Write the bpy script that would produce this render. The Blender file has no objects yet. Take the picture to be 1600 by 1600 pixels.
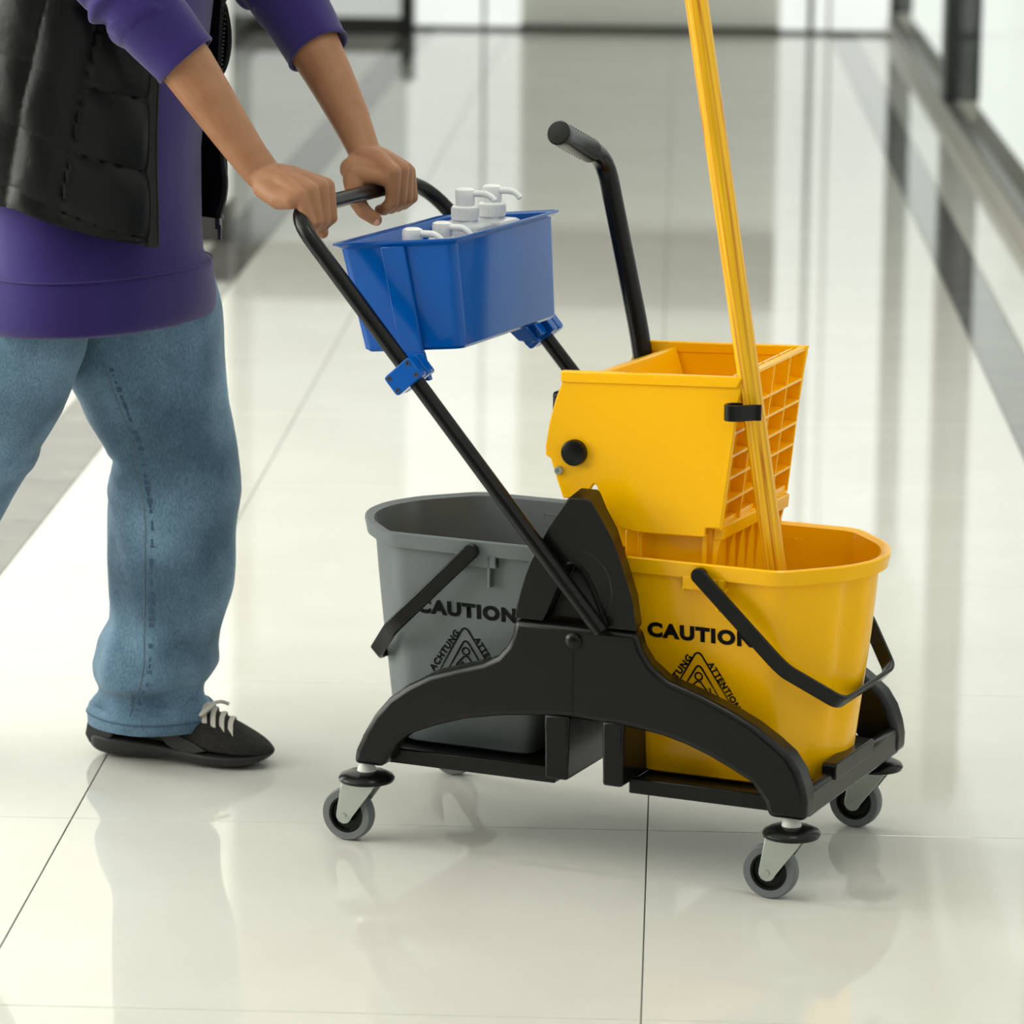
import bpy, bmesh, math, random
from mathutils import Vector, Matrix, noise
from math import sin, cos, pi, radians, sqrt, atan2
random.seed(7)
scene = bpy.context.scene
COL = scene.collection

# ------------------------------------------------------------------ camera
H = 1.509
def camera():
    p, r, y = 0.201786, 0.009882, 0.041403
    f = Vector((0, cos(p), -sin(p))); u = Vector((0, sin(p), cos(p))); x = Vector((1, 0, 0))
    x, u = x*cos(r) + u*sin(r), u*cos(r) - x*sin(r)
    Rz = Matrix.Rotation(y, 3, 'Z'); x, u, f = Rz@x, Rz@u, Rz@f
    cd = bpy.data.cameras.new('camera'); co = bpy.data.objects.new('camera', cd); COL.objects.link(co)
    M = Matrix((x, u, -f)).transposed().to_4x4(); M.translation = (0, 0, H)
    co.matrix_world = M
    cd.sensor_width = 36; cd.lens = 6088.96/1600*36; cd.clip_end = 200; cd.clip_start = .1
    cd.dof.use_dof = True; cd.dof.focus_distance = 5.25; cd.dof.aperture_fstop = 6.0
    scene.camera = co
camera()

# ------------------------------------------------------------------ sky, daylight, exposure
scene.view_settings.view_transform = 'Standard'
scene.view_settings.look = 'None'
scene.view_settings.gamma = 1.0
scene.view_settings.exposure = 0.46
scene.view_settings.use_curve_mapping = False
W = bpy.data.worlds.new('overcast_sky'); scene.world = W; W.use_nodes = True
bg = W.node_tree.nodes['Background']
bg.inputs['Color'].default_value = (0.90, 0.95, 0.89, 1); bg.inputs['Strength'].default_value = 0.77

def area(name, loc, rot, sx, sy, power, col):
    d = bpy.data.lights.new(name, 'AREA'); d.shape = 'RECTANGLE'; d.size = sx; d.size_y = sy
    d.energy = power; d.color = col
    o = bpy.data.objects.new(name, d); COL.objects.link(o); o.location = loc; o.rotation_euler = rot
    return o
# daylight entering through the foyer's glazing on the left
area('daylight_foyer', (-4.35, 6.2, 1.7), (0, radians(-90), 0), 2.4, 6.0, 270, (1.0, .97, .91))

# ------------------------------------------------------------------ materials
def mat(name, col, rough=.5, spec=.5, metal=0, coat=0, bump=None, var=None, sheen=0, trans=0):
    """col base colour; var=(col2, scale, detail) noise mix; bump=(scale, strength, distance)"""
    m = bpy.data.materials.new(name); m.use_nodes = True
    nt = m.node_tree; b = nt.nodes['Principled BSDF']
    b.inputs['Base Color'].default_value = (*col, 1); b.inputs['Roughness'].default_value = rough
    b.inputs['Specular IOR Level'].default_value = spec; b.inputs['Metallic'].default_value = metal
    b.inputs['Coat Weight'].default_value = coat; b.inputs['Coat Roughness'].default_value = .08
    b.inputs['Sheen Weight'].default_value = sheen
    if trans: b.inputs['Transmission Weight'].default_value = trans
    tc = nt.nodes.new('ShaderNodeTexCoord')
    if var:
        n = nt.nodes.new('ShaderNodeTexNoise'); n.inputs['Scale'].default_value = var[1]; n.inputs['Detail'].default_value = var[2]
        nt.links.new(tc.outputs['Object'], n.inputs['Vector'])
        r = nt.nodes.new('ShaderNodeValToRGB'); r.color_ramp.elements[0].position = .35; r.color_ramp.elements[1].position = .65
        r.color_ramp.elements[0].color = (*col, 1); r.color_ramp.elements[1].color = (*var[0], 1)
        nt.links.new(n.outputs['Fac'], r.inputs['Fac']); nt.links.new(r.outputs['Color'], b.inputs['Base Color'])
    if bump:
        n = nt.nodes.new('ShaderNodeTexNoise'); n.inputs['Scale'].default_value = bump[0]; n.inputs['Detail'].default_value = 3
        nt.links.new(tc.outputs['Object'], n.inputs['Vector'])
        bp = nt.nodes.new('ShaderNodeBump'); bp.inputs['Strength'].default_value = bump[1]; bp.inputs['Distance'].default_value = bump[2]
        nt.links.new(n.outputs['Fac'], bp.inputs['Height']); nt.links.new(bp.outputs['Normal'], b.inputs['Normal'])
    return m

def tile_mat():
    m = mat('polished_porcelain', (.66, .635, .565), rough=.035, spec=.5)
    nt = m.node_tree; b = nt.nodes['Principled BSDF']; b.inputs['IOR'].default_value = 1.5
    g = nt.nodes.new('ShaderNodeNewGeometry')
    n = nt.nodes.new('ShaderNodeTexNoise'); n.inputs['Scale'].default_value = 2.2; n.inputs['Detail'].default_value = 7; n.inputs['Roughness'].default_value = .65
    nt.links.new(g.outputs['Position'], n.inputs['Vector'])
    r = nt.nodes.new('ShaderNodeValToRGB'); r.color_ramp.elements[0].position = .3; r.color_ramp.elements[1].position = .7
    r.color_ramp.elements[0].color = (.615, .60, .55, 1); r.color_ramp.elements[1].color = (.675, .665, .62, 1)
    nt.links.new(n.outputs['Fac'], r.inputs['Fac']); nt.links.new(r.outputs['Color'], b.inputs['Base Color'])
    return m
def marble_mat():
    m = mat('grey_marble', (.2, .2, .2), rough=.05)
    nt = m.node_tree; b = nt.nodes['Principled BSDF']
    g = nt.nodes.new('ShaderNodeNewGeometry'); mp = nt.nodes.new('ShaderNodeMapping')
    mp.inputs['Scale'].default_value = (1.2, 5, 1); mp.inputs['Rotation'].default_value = (0, 0, .25)
    nt.links.new(g.outputs['Position'], mp.inputs['Vector'])
    n = nt.nodes.new('ShaderNodeTexNoise'); n.inputs['Scale'].default_value = 2.6; n.inputs['Detail'].default_value = 9; n.inputs['Distortion'].default_value = 1.6
    nt.links.new(mp.outputs['Vector'], n.inputs['Vector'])
    r = nt.nodes.new('ShaderNodeValToRGB'); e = r.color_ramp.elements
    e[0].position = .32; e[0].color = (.09, .088, .085, 1); e[1].position = .62; e[1].color = (.155, .15, .142, 1)
    k = r.color_ramp.elements.new(.72); k.color = (.30, .29, .27, 1)
    nt.links.new(n.outputs['Fac'], r.inputs['Fac']); nt.links.new(r.outputs['Color'], b.inputs['Base Color'])
    return m
def denim_mat():
    m = mat('denim', (.1, .2, .3), rough=.9, spec=.15, sheen=.15)
    nt = m.node_tree; b = nt.nodes['Principled BSDF']; tc = nt.nodes.new('ShaderNodeTexCoord')
    def nz(sc, det, scale=(1, 1, 1)):
        mp = nt.nodes.new('ShaderNodeMapping'); mp.inputs['Scale'].default_value = scale; mp.inputs['Rotation'].default_value = (.3, .6, 0)
        nt.links.new(tc.outputs['Object'], mp.inputs['Vector'])
        n = nt.nodes.new('ShaderNodeTexNoise'); n.inputs['Scale'].default_value = sc; n.inputs['Detail'].default_value = det
        nt.links.new(mp.outputs['Vector'], n.inputs['Vector']); return n
    a = nz(7, 3); f = nz(430, 4, (1, 1, .45))
    r1 = nt.nodes.new('ShaderNodeValToRGB'); e = r1.color_ramp.elements
    e[0].position = .35; e[0].color = (.068, .125, .185, 1); e[1].position = .7; e[1].color = (.19, .32, .44, 1)
    r2 = nt.nodes.new('ShaderNodeValToRGB'); e = r2.color_ramp.elements
    e[0].position = .3; e[0].color = (.66, .70, .76, 1); e[1].position = .72; e[1].color = (1.28, 1.24, 1.2, 1)
    mx = nt.nodes.new('ShaderNodeMix'); mx.data_type = 'RGBA'; mx.blend_type = 'MULTIPLY'; mx.inputs[0].default_value = 1
    nt.links.new(a.outputs['Fac'], r1.inputs['Fac']); nt.links.new(f.outputs['Fac'], r2.inputs['Fac'])
    nt.links.new(r1.outputs['Color'], mx.inputs[6]); nt.links.new(r2.outputs['Color'], mx.inputs[7])
    nt.links.new(mx.outputs[2], b.inputs['Base Color'])
    bp = nt.nodes.new('ShaderNodeBump'); bp.inputs['Strength'].default_value = .35; bp.inputs['Distance'].default_value = .0008
    nt.links.new(f.outputs['Fac'], bp.inputs['Height']); nt.links.new(bp.outputs['Normal'], b.inputs['Normal'])
    return m
def wood_mat():
    m = mat('stained_wood', (.8, .5, .03), rough=.38, spec=.3, coat=.1)
    nt = m.node_tree; b = nt.nodes['Principled BSDF']; tc = nt.nodes.new('ShaderNodeTexCoord')
    mp = nt.nodes.new('ShaderNodeMapping'); mp.inputs['Scale'].default_value = (1, 1, .035); mp.inputs['Location'].default_value = (.013, .02, .3)
    nt.links.new(tc.outputs['Object'], mp.inputs['Vector'])
    mp.inputs['Scale'].default_value = (1, 1, .022)
    w = nt.nodes.new('ShaderNodeTexWave'); w.wave_type = 'BANDS'; w.bands_direction = 'X'
    w.inputs['Scale'].default_value = 44; w.inputs['Distortion'].default_value = 9; w.inputs['Detail'].default_value = 2; w.inputs['Detail Scale'].default_value = 1.6
    nt.links.new(mp.outputs['Vector'], w.inputs['Vector'])
    r = nt.nodes.new('ShaderNodeValToRGB'); e = r.color_ramp.elements
    e[0].position = 0; e[0].color = (.62, .20, .008, 1); e[1].position = .8; e[1].color = (.88, .50, .008, 1)
    k = e.new(.05); k.color = (.78, .36, .012, 1); k = e.new(.16); k.color = (.87, .46, .007, 1)
    nt.links.new(w.outputs['Fac'], r.inputs['Fac'])
    mp2 = nt.nodes.new('ShaderNodeMapping'); mp2.inputs['Scale'].default_value = (1, 1, .012)
    nt.links.new(tc.outputs['Object'], mp2.inputs['Vector'])
    n = nt.nodes.new('ShaderNodeTexNoise'); n.inputs['Scale'].default_value = 420; n.inputs['Detail'].default_value = 3
    nt.links.new(mp2.outputs['Vector'], n.inputs['Vector'])
    r2 = nt.nodes.new('ShaderNodeValToRGB'); e = r2.color_ramp.elements
    e[0].position = .36; e[0].color = (.83, .76, .5, 1); e[1].position = .6; e[1].color = (1.05, 1.05, 1, 1)
    nt.links.new(n.outputs['Fac'], r2.inputs['Fac'])
    mx = nt.nodes.new('ShaderNodeMix'); mx.data_type = 'RGBA'; mx.blend_type = 'MULTIPLY'; mx.inputs[0].default_value = 1
    nt.links.new(r.outputs['Color'], mx.inputs[6]); nt.links.new(r2.outputs['Color'], mx.inputs[7])
    nt.links.new(mx.outputs[2], b.inputs['Base Color'])
    return m
def skin_mat():
    m = mat('skin', (.30, .140, .070), rough=.5, spec=.3, var=((.35, .17, .09), 26, 3), bump=(420, .12, .0006))
    b = m.node_tree.nodes['Principled BSDF']
    b.inputs['Subsurface Weight'].default_value = .12; b.inputs['Subsurface Radius'].default_value = (.012, .004, .002); b.inputs['Subsurface Scale'].default_value = .5
    return m
M = dict(
    tile=tile_mat(), marble=marble_mat(), denim=denim_mat(), wood=wood_mat(), skin=skin_mat(),
    grout=mat('grout', (.10, .095, .08), .9),
    wall=mat('white_paint', (.82, .83, .80), .6, bump=(60, .05, .001)),
    wallgrey=mat('grey_panel', (.42, .42, .38), .5), wallpale=mat('pale_grey_panel', (.82, .82, .76), .5), lightcut=mat('light_cutting_dark_wall', (.12, .12, .11), .6),
    walldark=mat('dark_glazed_panel', (.06, .065, .06), .15),
    rail=mat('dark_sill_rail', (.075, .072, .06), .35),
    band=mat('brown_rail', (.055, .045, .035), .4),
    blackframe=mat('black_aluminium', (.012, .012, .012), .35),
    skirting=mat('dark_stone_skirting', (.035, .033, .03), .25),
    kerb=mat('grey_stone_kerb', (.42, .40, .34), .3, var=((.36, .345, .295), 9, 4)),
    ceil=mat('ceiling_paint', (.85, .85, .83), .8),
    yellow=mat('yellow_plastic', (1.0, .51, .0004), .2, .30, bump=(900, .05, .0003)),
    black=mat('black_plastic', (.0050, .0050, .0046), .28, .27, bump=(700, .18, .0004)),
    blackg=mat('black_gloss_plastic', (.006, .006, .006), .24, .22),
    tube=mat('black_powder_coat', (.005, .005, .005), .26, .22),
    greyp=mat('grey_plastic', (.135, .155, .16), .40, .35, bump=(800, .06, .0003)),
    rubber=mat('grey_rubber', (.13, .14, .145), .55),
    blue=mat('blue_plastic', (.0001, .082, .38), .16, .28),
    zinc=mat('zinc_plated_steel', (.50, .54, .50), .34, metal=.85, bump=(60, .1, .001)),
    nylon=mat('white_nylon', (.62, .63, .60), .5),
    white=mat('white_plastic', (.80, .81, .82), .3),
    bottle=mat('translucent_white_plastic', (.72, .75, .80), .25, trans=.25),
    print_=mat('black_print', (.006, .006, .006), .6, .1),
    purple=mat('purple_fleece', (.030, .019, .118), .95, .1, sheen=.2, bump=(500, .4, .0009)),
    vest=mat('black_nylon_quilt', (.0045, .005, .005), .42, .2, bump=(38, .4, .004)),
    vestt=mat('black_tape', (.006, .006, .006), .7),
    zipm=mat('dark_zip_metal', (.12, .12, .12), .3, metal=.9),
    shoe=mat('black_suede', (.012, .0115, .0105), .85, .3, var=((.024, .022, .018), 240, 4), bump=(600, .4, .0008)),
    sole=mat('black_foam_sole', (.0115, .011, .0105), .5),
    lace=mat('cream_lace', (.55, .52, .46), .8),
    seam=mat('pale_seam_thread', (.15, .20, .24), .9),
    seamd=mat('dark_indigo_seam', (.050, .095, .150), .9),
    hair=mat('black_hair', (.01, .008, .007), .5, bump=(200, .5, .003)),
    mopstr=mat('cotton_strands', (.6, .58, .5), .95),
)
def emis(name, col, s):
    m = bpy.data.materials.new(name); m.use_nodes = True
    b = m.node_tree.nodes['Principled BSDF']; b.inputs['Emission Color'].default_value = (*col, 1); b.inputs['Emission Strength'].default_value = s
    b.inputs['Base Color'].default_value = (.8, .8, .8, 1); return m
M['lamp'] = emis('added_lamp_diffuser', (1, .97, .91), 6.5)
def glass_mat():
    m = bpy.data.materials.new('clear_glass'); m.use_nodes = True; nt = m.node_tree
    nt.nodes.remove(nt.nodes['Principled BSDF'])
    t = nt.nodes.new('ShaderNodeBsdfTransparent'); t.inputs['Color'].default_value = (.98, .99, .98, 1)
    g = nt.nodes.new('ShaderNodeBsdfGlossy'); g.inputs['Roughness'].default_value = .01
    x = nt.nodes.new('ShaderNodeMixShader'); o = nt.nodes['Material Output']
    x.inputs[0].default_value = .05; nt.links.new(t.outputs[0], x.inputs[1]); nt.links.new(g.outputs[0], x.inputs[2])
    nt.links.new(x.outputs[0], o.inputs['Surface']); return m
M['glass'] = glass_mat()
M['pane'] = emis('backlit_frosted_pane', (.93, .97, .92), .62); M['wallglow'] = emis('glowing_pale_wall', (.92, .97, .91), .34)
for k in ('pane', 'wallglow'):
    b_ = M[k].node_tree.nodes['Principled BSDF']; b_.inputs['Base Color'].default_value = (.3, .31, .3, 1); b_.inputs['Roughness'].default_value = .3

# ------------------------------------------------------------------ helpers
def tag(o, label=None, cat=None, group=None, kind=None):
    for k, v in (('label', label), ('category', cat), ('group', group), ('kind', kind)):
        if v: o[k] = v
    return o
def empty(name, loc=(0, 0, 0), rz=0, **kw):
    o = bpy.data.objects.new(name, None); COL.objects.link(o); o.location = loc; o.rotation_euler = (0, 0, rz); o.empty_display_size = .05
    return tag(o, **kw)
def obj(name, bm, m, parent=None, sharp=35, bevel=0, seg=2, subdiv=0, recalc=True, flat=False, **kw):
    if recalc: bmesh.ops.recalc_face_normals(bm, faces=bm.faces)
    me = bpy.data.meshes.new(name); bm.to_mesh(me); bm.free()
    return mobj(name, me, m, parent, sharp, bevel, seg, subdiv, flat, **kw)
def mobj(name, me, m, parent=None, sharp=35, bevel=0, seg=2, subdiv=0, flat=False, **kw):
    o = bpy.data.objects.new(name, me); COL.objects.link(o)
    if m and not me.materials: me.materials.append(m)
    if not flat and len(me.polygons):
        me.polygons.foreach_set('use_smooth', [True]*len(me.polygons)); me.set_sharp_from_angle(angle=radians(sharp))
    if subdiv:
        s = o.modifiers.new('subdiv', 'SUBSURF'); s.levels = s.render_levels = subdiv
    if bevel:
        b = o.modifiers.new('bevel', 'BEVEL'); b.width = bevel; b.segments = seg; b.limit_method = 'ANGLE'; b.angle_limit = radians(32); b.harden_normals = False
    if parent: o.parent = parent
    return tag(o, **kw)
def box(bm, x0, x1, y0, y1, z0, z1):
    v = [bm.verts.new(p) for p in ((x0, y0, z0), (x1, y0, z0), (x1, y1, z0), (x0, y1, z0), (x0, y0, z1), (x1, y0, z1), (x1, y1, z1), (x0, y1, z1))]
    for f in ((0, 3, 2, 1), (4, 5, 6, 7), (0, 1, 5, 4), (1, 2, 6, 5), (2, 3, 7, 6), (3, 0, 4, 7)): bm.faces.new([v[i] for i in f])
    return v
def boxo(name, d, m, parent=None, bevel=0, **kw):
    bm = bmesh.new(); box(bm, *d); return obj(name, bm, m, parent, bevel=bevel, **kw)
def rings(bm, R, closed=True, cap0=True, cap1=True):
    """loft a list of equal-length point loops"""
    V = [[bm.verts.new(p) for p in r] for r in R]; n = len(R[0])
    for i in range(len(R)-1):
        for j in range(n if closed else n-1):
            k = (j+1) % n
            bm.faces.new((V[i][j], V[i][k], V[i+1][k], V[i+1][j]))
    if closed and cap0: bm.faces.new(list(reversed(V[0])))
    if closed and cap1: bm.faces.new(V[-1])
    return V
def prism(bm, poly, axis, t0, t1):
    """extrude a 2D outline; axis 'b' -> (x, t, z); 'z' -> (x, y, t)"""
    mk = (lambda p, t: (p[0], t, p[1])) if axis == 'b' else ((lambda p, t: (p[0], p[1], t)) if axis == 'z' else (lambda p, t: (t, p[0], p[1])))
    rings(bm, [[mk(p, t0) for p in poly], [mk(p, t1) for p in poly]])
def catmull(P, n=6):
    P = [Vector(p) for p in P]; out = []
    for i in range(len(P)-1):
        a = P[max(i-1, 0)]; b = P[i]; c = P[i+1]; d = P[min(i+2, len(P)-1)]
        for k in range(n):
            t = k/n
            out.append(.5*((2*b) + (c-a)*t + (2*a-5*b+4*c-d)*t*t + (3*b-a-3*c+d)*t**3))
    out.append(P[-1]); return out
def frames(P):
    T = [(P[min(i+1, len(P)-1)]-P[max(i-1, 0)]).normalized() for i in range(len(P))]
    u = T[0].orthogonal().normalized(); out = []
    for t in T:
        u = (u - t*u.dot(t)).normalized(); out.append((t, u, t.cross(u)))
    return out
def tube(bm, P, r, n=16, cap=True):
    P = [Vector(p) for p in P]; F = frames(P); R = []
    for i, (p, (t, u, v)) in enumerate(zip(P, F)):
        ri = r[i] if isinstance(r, (list, tuple)) else r
        R.append([p + u*ri*cos(2*pi*k/n) + v*ri*sin(2*pi*k/n) for k in range(n)])
    rings(bm, R, cap0=cap, cap1=cap)
def fillet(P, r, n=8):
    """round the corners of a 3D polyline"""
    P = [Vector(p) for p in P]; out = [P[0]]
    for i in range(1, len(P)-1):
        rr = r[i-1] if isinstance(r, (list, tuple)) else r
        a = (P[i-1]-P[i]); b = (P[i+1]-P[i]); d = min(rr, a.length*.49, b.length*.49)
        p0 = P[i]+a.normalized()*d; p2 = P[i]+b.normalized()*d
        for k in range(n+1):
            t = k/n; out.append(p0*(1-t)**2 + P[i]*2*t*(1-t) + p2*t*t)
    out.append(P[-1]); return out
def sweep_rect(bm, P, nrm, w, t):
    """sweep a w (along nrm) by t band along P lying in the plane with normal nrm"""
    P = [Vector(p) for p in P]; nrm = Vector(nrm).normalized(); R = []
    for i, p in enumerate(P):
        tg = (P[min(i+1, len(P)-1)]-P[max(i-1, 0)]).normalized(); s = nrm.cross(tg).normalized()
        R.append([p+nrm*w/2+s*t/2, p-nrm*w/2+s*t/2, p-nrm*w/2-s*t/2, p+nrm*w/2-s*t/2])
    rings(bm, R)
def lathe(bm, prof, c, axis=(0, 0, 1), n=32, cap=True):
    """prof: (r, h) pairs along axis"""
    ax = Vector(axis).normalized(); u = ax.orthogonal().normalized(); v = ax.cross(u); c = Vector(c)
    rings(bm, [[c + ax*h + (u*cos(2*pi*k/n)+v*sin(2*pi*k/n))*max(r, 1e-5) for k in range(n)] for r, h in prof], cap0=cap, cap1=cap)
def round_poly(P, r, n=5):
    out = []
    N = len(P)
    for i in range(N):
        p = Vector(P[i]); a = Vector(P[i-1])-p; b = Vector(P[(i+1) % N])-p
        rr = r[i] if isinstance(r, (list, tuple)) else r
        if rr <= 0: out.append(tuple(p)); continue
        d = min(rr, a.length*.45, b.length*.45); p0 = p+a.normalized()*d; p2 = p+b.normalized()*d
        for k in range(n+1):
            t = k/n; q = p0*(1-t)**2 + p*2*t*(1-t) + p2*t*t; out.append(tuple(q))
    return out
def copy_tree(o, parent=None):
    c = o.copy(); COL.objects.link(c); c.parent = parent
    for ch in list(o.children): copy_tree(ch, c)
    return c
def bake(o):
    """apply an object's modifiers into its mesh"""
    dg = bpy.context.evaluated_depsgraph_get(); dg.update()
    me = bpy.data.meshes.new_from_object(o.evaluated_get(dg)); old = o.data
    o.modifiers.clear(); o.data = me; bpy.data.meshes.remove(old)
    return o
def remesh_bm(bm, voxel, smooth_it=4, fac=.5):
    """fuse overlapping closed shells into one continuous surface"""
    bmesh.ops.recalc_face_normals(bm, faces=bm.faces)
    me = bpy.data.meshes.new('tmp'); bm.to_mesh(me); bm.free()
    o = bpy.data.objects.new('tmp', me); COL.objects.link(o)
    r = o.modifiers.new('r', 'REMESH'); r.mode = 'VOXEL'; r.voxel_size = voxel; r.adaptivity = 0
    if smooth_it:
        s = o.modifiers.new('s', 'SMOOTH'); s.iterations = smooth_it; s.factor = fac
    bake(o); me = o.data; bpy.data.objects.remove(o)
    me.materials.clear()
    return me

# ------------------------------------------------------------------ the setting
def slab(name, d, m, **kw):
    return boxo(name, d, m, kind='structure', **kw)
floor = slab('floor', (-4.3, 1.2, -3.2, 21.6, -.15, -.006), M['grout'])
YT = [4.3932 + .8*k for k in range(-9, 21)]
XT = [-1.19, -.8235, -.0235, .735]
tile_meshes = {}
def tile(name, x0, x1, y0, y1, m, z=0):
    g = .0009
    key = (name, round(x1-x0, 4), round(y1-y0, 4))
    if key not in tile_meshes:
        bm = bmesh.new(); w, d = (x1-x0)/2-g, (y1-y0)/2-g; c = .0006
        rings(bm, [[(-w, -d, -.006), (w, -d, -.006), (w, d, -.006), (-w, d, -.006)], [(-w, -d, -c), (w, -d, -c), (w, d, -c), (-w, d, -c)],
                   [(-w+c, -d+c, 0), (w-c, -d+c, 0), (w-c, d-c, 0), (-w+c, d-c, 0)]], cap0=False)
        bmesh.ops.recalc_face_normals(bm, faces=bm.faces)
        me = bpy.data.meshes.new(name); bm.to_mesh(me); bm.free(); me.materials.append(m); tile_meshes[key] = me
    o = bpy.data.objects.new(name, tile_meshes[key]); COL.objects.link(o); o.parent = floor
    o.location = ((x0+x1)/2, (y0+y1)/2, z)
for i in range(len(YT)-1):
    y0, y1 = YT[i], YT[i+1]
    for k in range(3): tile('floor_tile', XT[k], XT[k+1], y0, y1, M['tile'])
    tile('border_tile', -1.334, -1.19, y0, y1, M['marble'])
    tile('border_tile', .735, .855, y0, y1, M['marble'])
    tile('edge_tile', .855, 1.008, y0, y1, M['tile'])
    tile('edge_tile', -2.1, -1.334, y0, y1, M['tile'])
    if y1 < 11.6:
        tile('edge_tile', -2.9, -2.1, y0, y1, M['tile']); tile('edge_tile', -3.7, -2.9, y0, y1, M['tile']); tile('edge_tile', -4.3, -3.7, y0, y1, M['tile'])
slab('ceiling', (-4.3, 1.3, -3.2, 21.6, 3.0, 3.12), M['ceil'])
# right side: low stone kerb, mullions and panes
wr = empty('wall_right', (1.05, 8, 0), kind='structure')
def part(name, d, m, parent, bevel=0):
    ox, oy, oz = parent.location
    return boxo(name, (d[0]-ox, d[1]-ox, d[2]-oy, d[3]-oy, d[4]-oz, d[5]-oz), m, parent, bevel)
part('kerb', (1.008, 1.066, -3.2, 21.6, -.01, .068), M['kerb'], wr, .003)
part('sill_rail', (1.016, 1.062, -3.2, 21.6, .068, .076), M['rail'], wr, .001)
part('head_beam', (1.02, 1.13, -3.2, 21.6, 2.7, 3.0), M['wall'], wr)
MY = [-3.1, 1.5, 6.05, 10.5, 15.12, 19.6]
for y in MY:
    part('mullion', (1.02, 1.155, y-.12, y+.12, .076, 2.7), M['blackframe'], wr, .003); part('mullion_pier', (1.010, 1.15, y-.13, y+.13, -.01, .074), M['kerb'], wr, .003)
for a, b in zip(MY[:-1], MY[1:]): part('window_pane', (1.044, 1.050, a+.12, b-.12, .074, 2.7), M['glass'], wr)
# left side: end of the foyer wall, recess with dark panel, cross wall
wl = empty('wall_left', (-1.6, 11.25, 0), kind='structure')
part('wall_end', (-4.3, -1.30, 11.2, 11.36, .115, 3.0), M['wall'], wl, .003)
part('skirting', (-4.3, -1.295, 11.19, 11.37, 0, .115), M['skirting'], wl, .002)
part('recess_wall', (-2.2, -2.05, 11.36, 18.7, 0, 3.0), M['wallgrey'], wl)
part('dark_panel', (-2.06, -2.03, 11.36, 15.4, .1, 2.4), M['walldark'], wl)
part('dark_panel', (-2.06, -2.03, 16.6, 18.4, .1, 2.4), M['walldark'], wl)
part('skirting', (-2.06, -2.02, 11.36, 18.7, 0, .1), M['skirting'], wl)
part('glowing_cross_wall', (-2.2, -1.30, 18.72, 18.85, 0, 3.0), M['wallglow'], wl)  # pale cross wall given a glow to brighten the recess
part('cross_skirting', (-2.2, -1.29, 18.70, 18.86, 0, .085), M['skirting'], wl)
part('corner_post', (-1.33, -1.27, 18.69, 18.87, 0, .22), M['blackframe'], wl)
part('rail_band', (-2.05, -1.30, 18.68, 18.72, 1.0, 1.28), M['band'], wl)
# end of the corridor
we = empty('wall_back', (0, 19.1, 0), kind='structure')
part('glazed_panel', (-1.30, -.96, 19.08, 19.2, .02, 3.0), M['pane'], we)
part('panel_joint', (-.965, -.945, 19.10, 19.2, .02, 3.0), M['walldark'], we)
part('glazed_panel', (-.94, -.775, 19.08, 19.2, .02, 3.0), M['pane'], we)
part('grey_panel', (-.775, .49, 19.1, 19.25, .03, 3.0), M['wallpale'], we)
part('rail_band', (-.775, .49, 19.05, 19.1, .98, 1.36), M['band'], we)
part('threshold', (-.775, .49, 19.06, 19.2, 0, .03), M['skirting'], we)
part('glazed_panel', (.49, .625, 19.08, 19.2, .02, 3.0), M['pane'], we)
part('door_post', (.625, .65, 19.04, 19.2, 0, 3.0), M['blackframe'], we)
part('glazed_panel', (.65, 1.02, 19.08, 19.2, .02, 3.0), M['pane'], we)
part('panel_joint', (.72, .735, 19.07, 19.2, .02, 3.0), M['wallgrey'], we)
part('base_shadow_gap', (-1.30, 1.02, 19.1, 19.2, 0, .02), M['skirting'], we)
# foyer glazing on the left, unseen walls kept dark to cut front light
wf = empty('window_1', (-4.25, 4, 0), kind='structure')
part('sill', (-4.3, -4.18, 3.0, 11.3, 0, .4), M['wall'], wf)
part('head_beam', (-4.3, -4.18, 3.0, 11.3, 2.8, 3.0), M['wall'], wf)
WY = [3.0, 5.05, 7.1, 9.15, 11.2]
for y in WY: part('mullion', (-4.29, -4.21, y-.04, y+.04, .4, 2.8), M['blackframe'], wf)
for y0, y1 in zip(WY[:-1], WY[1:]): part('window_pane', (-4.253, -4.247, y0+.04, y1-.04, .4, 2.8), M['glass'], wf)
slab('added_wall_left_front', (-4.3, -4.2, -3.3, 2.96, 0, 3.0), M['lightcut'])  # unseen wall added to darken reflections from the front left
ws = empty('wall_front', (-1.5, -3.2, 0), kind='structure')
part('wall_panel', (-4.3, 1.2, -3.3, -3.2, 0, 3.0), M['lightcut'], ws)
for k, (x, y) in enumerate([(.38, 1.2), (.38, 4.4), (.38, 7.6), (.38, 10.8), (.38, 14.0), (-.2, 17.2), (-2.7, 3.6), (-2.7, 6.6), (-3.4, 9.0)]):  # unseen ceiling panels added to brighten the floor, far end and cart
    e = empty('added_ceiling_light', (x, y, 2.985), label=['added square fill light panel above the photographer', 'added square fill light panel above the mop cart', 'added square fill light panel just beyond the mop cart', 'added square fill light panel level with the white wall end', 'added square fill light panel level with the black mullion', 'added square fill light panel closest to the corridor end', 'added foyer fill light panel left of and behind the person', 'added foyer fill light panel beside the grey marble border', 'added foyer fill light panel in front of the white wall end'][k], cat='ceiling light', group='added fill lights along the ceiling')
    boxo('diffuser', (-.28, .28, -.28, .28, -.004, .008), M['lamp'], e); 
    bm = bmesh.new()
    for d in ((-.31, -.28, -.31, .31), (.28, .31, -.31, .31), (-.28, .28, -.31, -.28), (-.28, .28, .28, .31)): box(bm, *d, -.008, .014)
    obj('frame', bm, M['wall'], e)

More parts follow.
